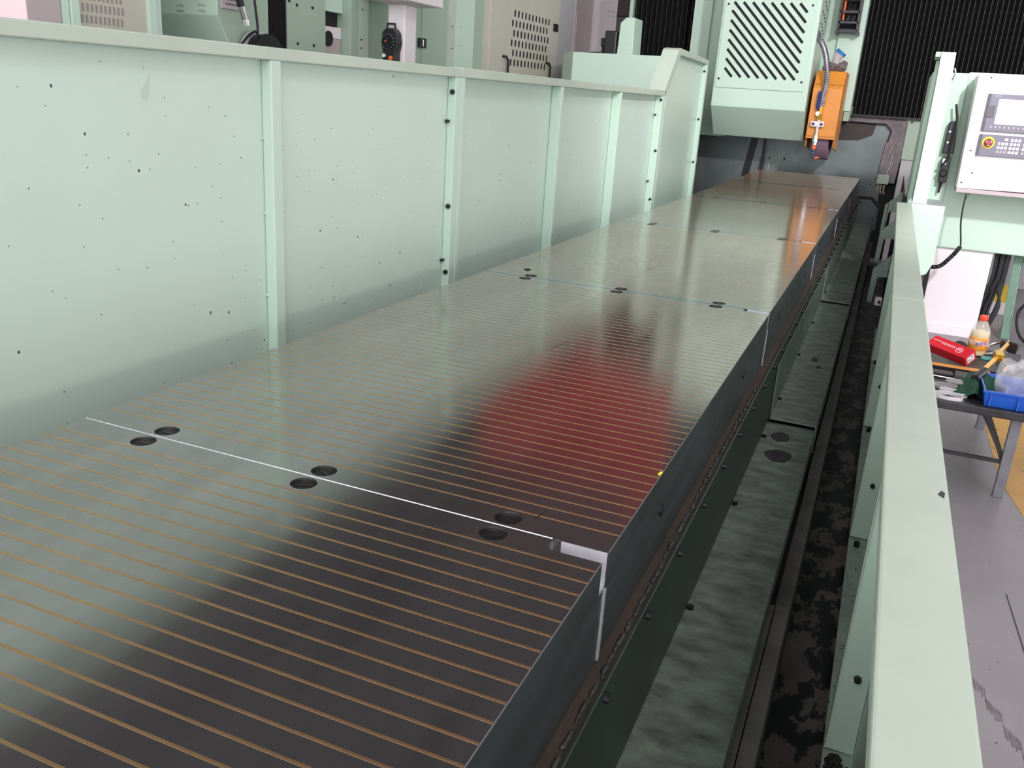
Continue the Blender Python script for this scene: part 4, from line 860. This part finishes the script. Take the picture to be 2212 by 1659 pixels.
box('cabinet_body', beige_pt, pf, -3.9, XM-0.012, 6.995, 9.18, FL, 2.2)
dp = MB().box(XM-0.0118, XM+0.002, 7.12, 8.74, FL, 2.2).build('vent_door', beige_pt, pf)
cm_ = MB(); hb = MB()
rows = [(0.82, 7.62), (0.925, 7.66), (1.03, 7.60), (1.135, 7.65), (1.24, 7.61), (1.345, 7.66)]
for j in range(6):
    for i in range(11):
        z = 0.862+0.081*j; y = 7.585+0.0835*i+(0.042 if j % 2 else 0.0)
        cm_.prism([(y, z-0.034), (y+0.020, z-0.020), (y+0.020, z+0.020), (y, z+0.034), (y-0.020, z+0.020), (y-0.020, z-0.020)], 0, XM-0.0005, XM+0.01)
        hb.prism([(y, z-0.034), (y+0.020, z-0.020), (y+0.020, z+0.020), (y, z+0.034), (y-0.020, z+0.020), (y-0.020, z-0.020)], 0, XM-0.0012, XM-0.0004)
cut(dp, cm_)
for fc in dp.data.polygons: fc.use_smooth = False
hb.build('vent_hole_shade', void, dp)['kind'] = 'stuff'  # black fill in each hole stands in for its shade
for y in (7.42, 8.46): MB().tube([(XM+0.0, y-0.02, 0.905), (XM+0.03, y, 0.90), (XM+0.03, y+0.045, 0.87), (XM+0.03, y+0.045, 0.74)], 0.011, 8).build('handle', black, pf)
box('latch', dark, pf, XM+0.002, XM+0.012, 8.58, 8.70, 1.20, 1.27, 0.003)
box('cabinet_edge', greycab, pf, -3.9, XM-0.004, 8.745, 9.185, FL, 2.2)
bc1 = thing('beige_locker', 'tall pinkish beige locker beyond the slotted cabinet', 'cabinet', (-3.8, 11.0, FL))
box('locker_body', mauve_pt, bc1, -4.6, -3.6, 10.90, 11.55, FL, 2.6); box('locker_door', M('pink_beige', (0.50, 0.42, 0.41), 0.5), bc1, -3.6, -3.585, 10.92, 11.50, FL, 1.60)
wc1 = thing('white_locker', 'brightly lit white locker with slots above, next to the beige locker', 'cabinet', (-3.8, 12.0, FL))
box('locker_body', white_pt, wc1, -4.6, -3.6, 11.6, 12.6, FL, 2.6)
for (y, z) in ((12.2, 1.66), (12.4, 1.67), (12.2, 1.72), (12.4, 1.73)): box('slot', mauve_pt, wc1, -3.6, -3.595, y, y+0.06, z, z+0.012)
wm = thing('white_machine', 'white machine hood with sloped top in the distance beside the bellows', 'machine', (-4.2, 15, FL))
MB().prism([(13.2, FL), (13.2, 2.02), (15.6, 1.55), (17.0, 1.4), (17.0, FL)], 0, -5.6, -4.3).build('hood', white_pt, wm, 0.01)
tr = thing('roof_truss', 'dark roof truss and duct seen far behind the white machine hood', 'truss', (-6, 24, 2.6))
box('duct', M('dark_duct', (0.08, 0.065, 0.062), 0.6), tr, -12, -4, 24, 24.4, 2.7, 4.2)
for k in range(6): box('truss_window', pink_pt, tr, -11+1.1*k, -10.4+1.1*k, 23.95, 24.0, 3.0, 3.6)
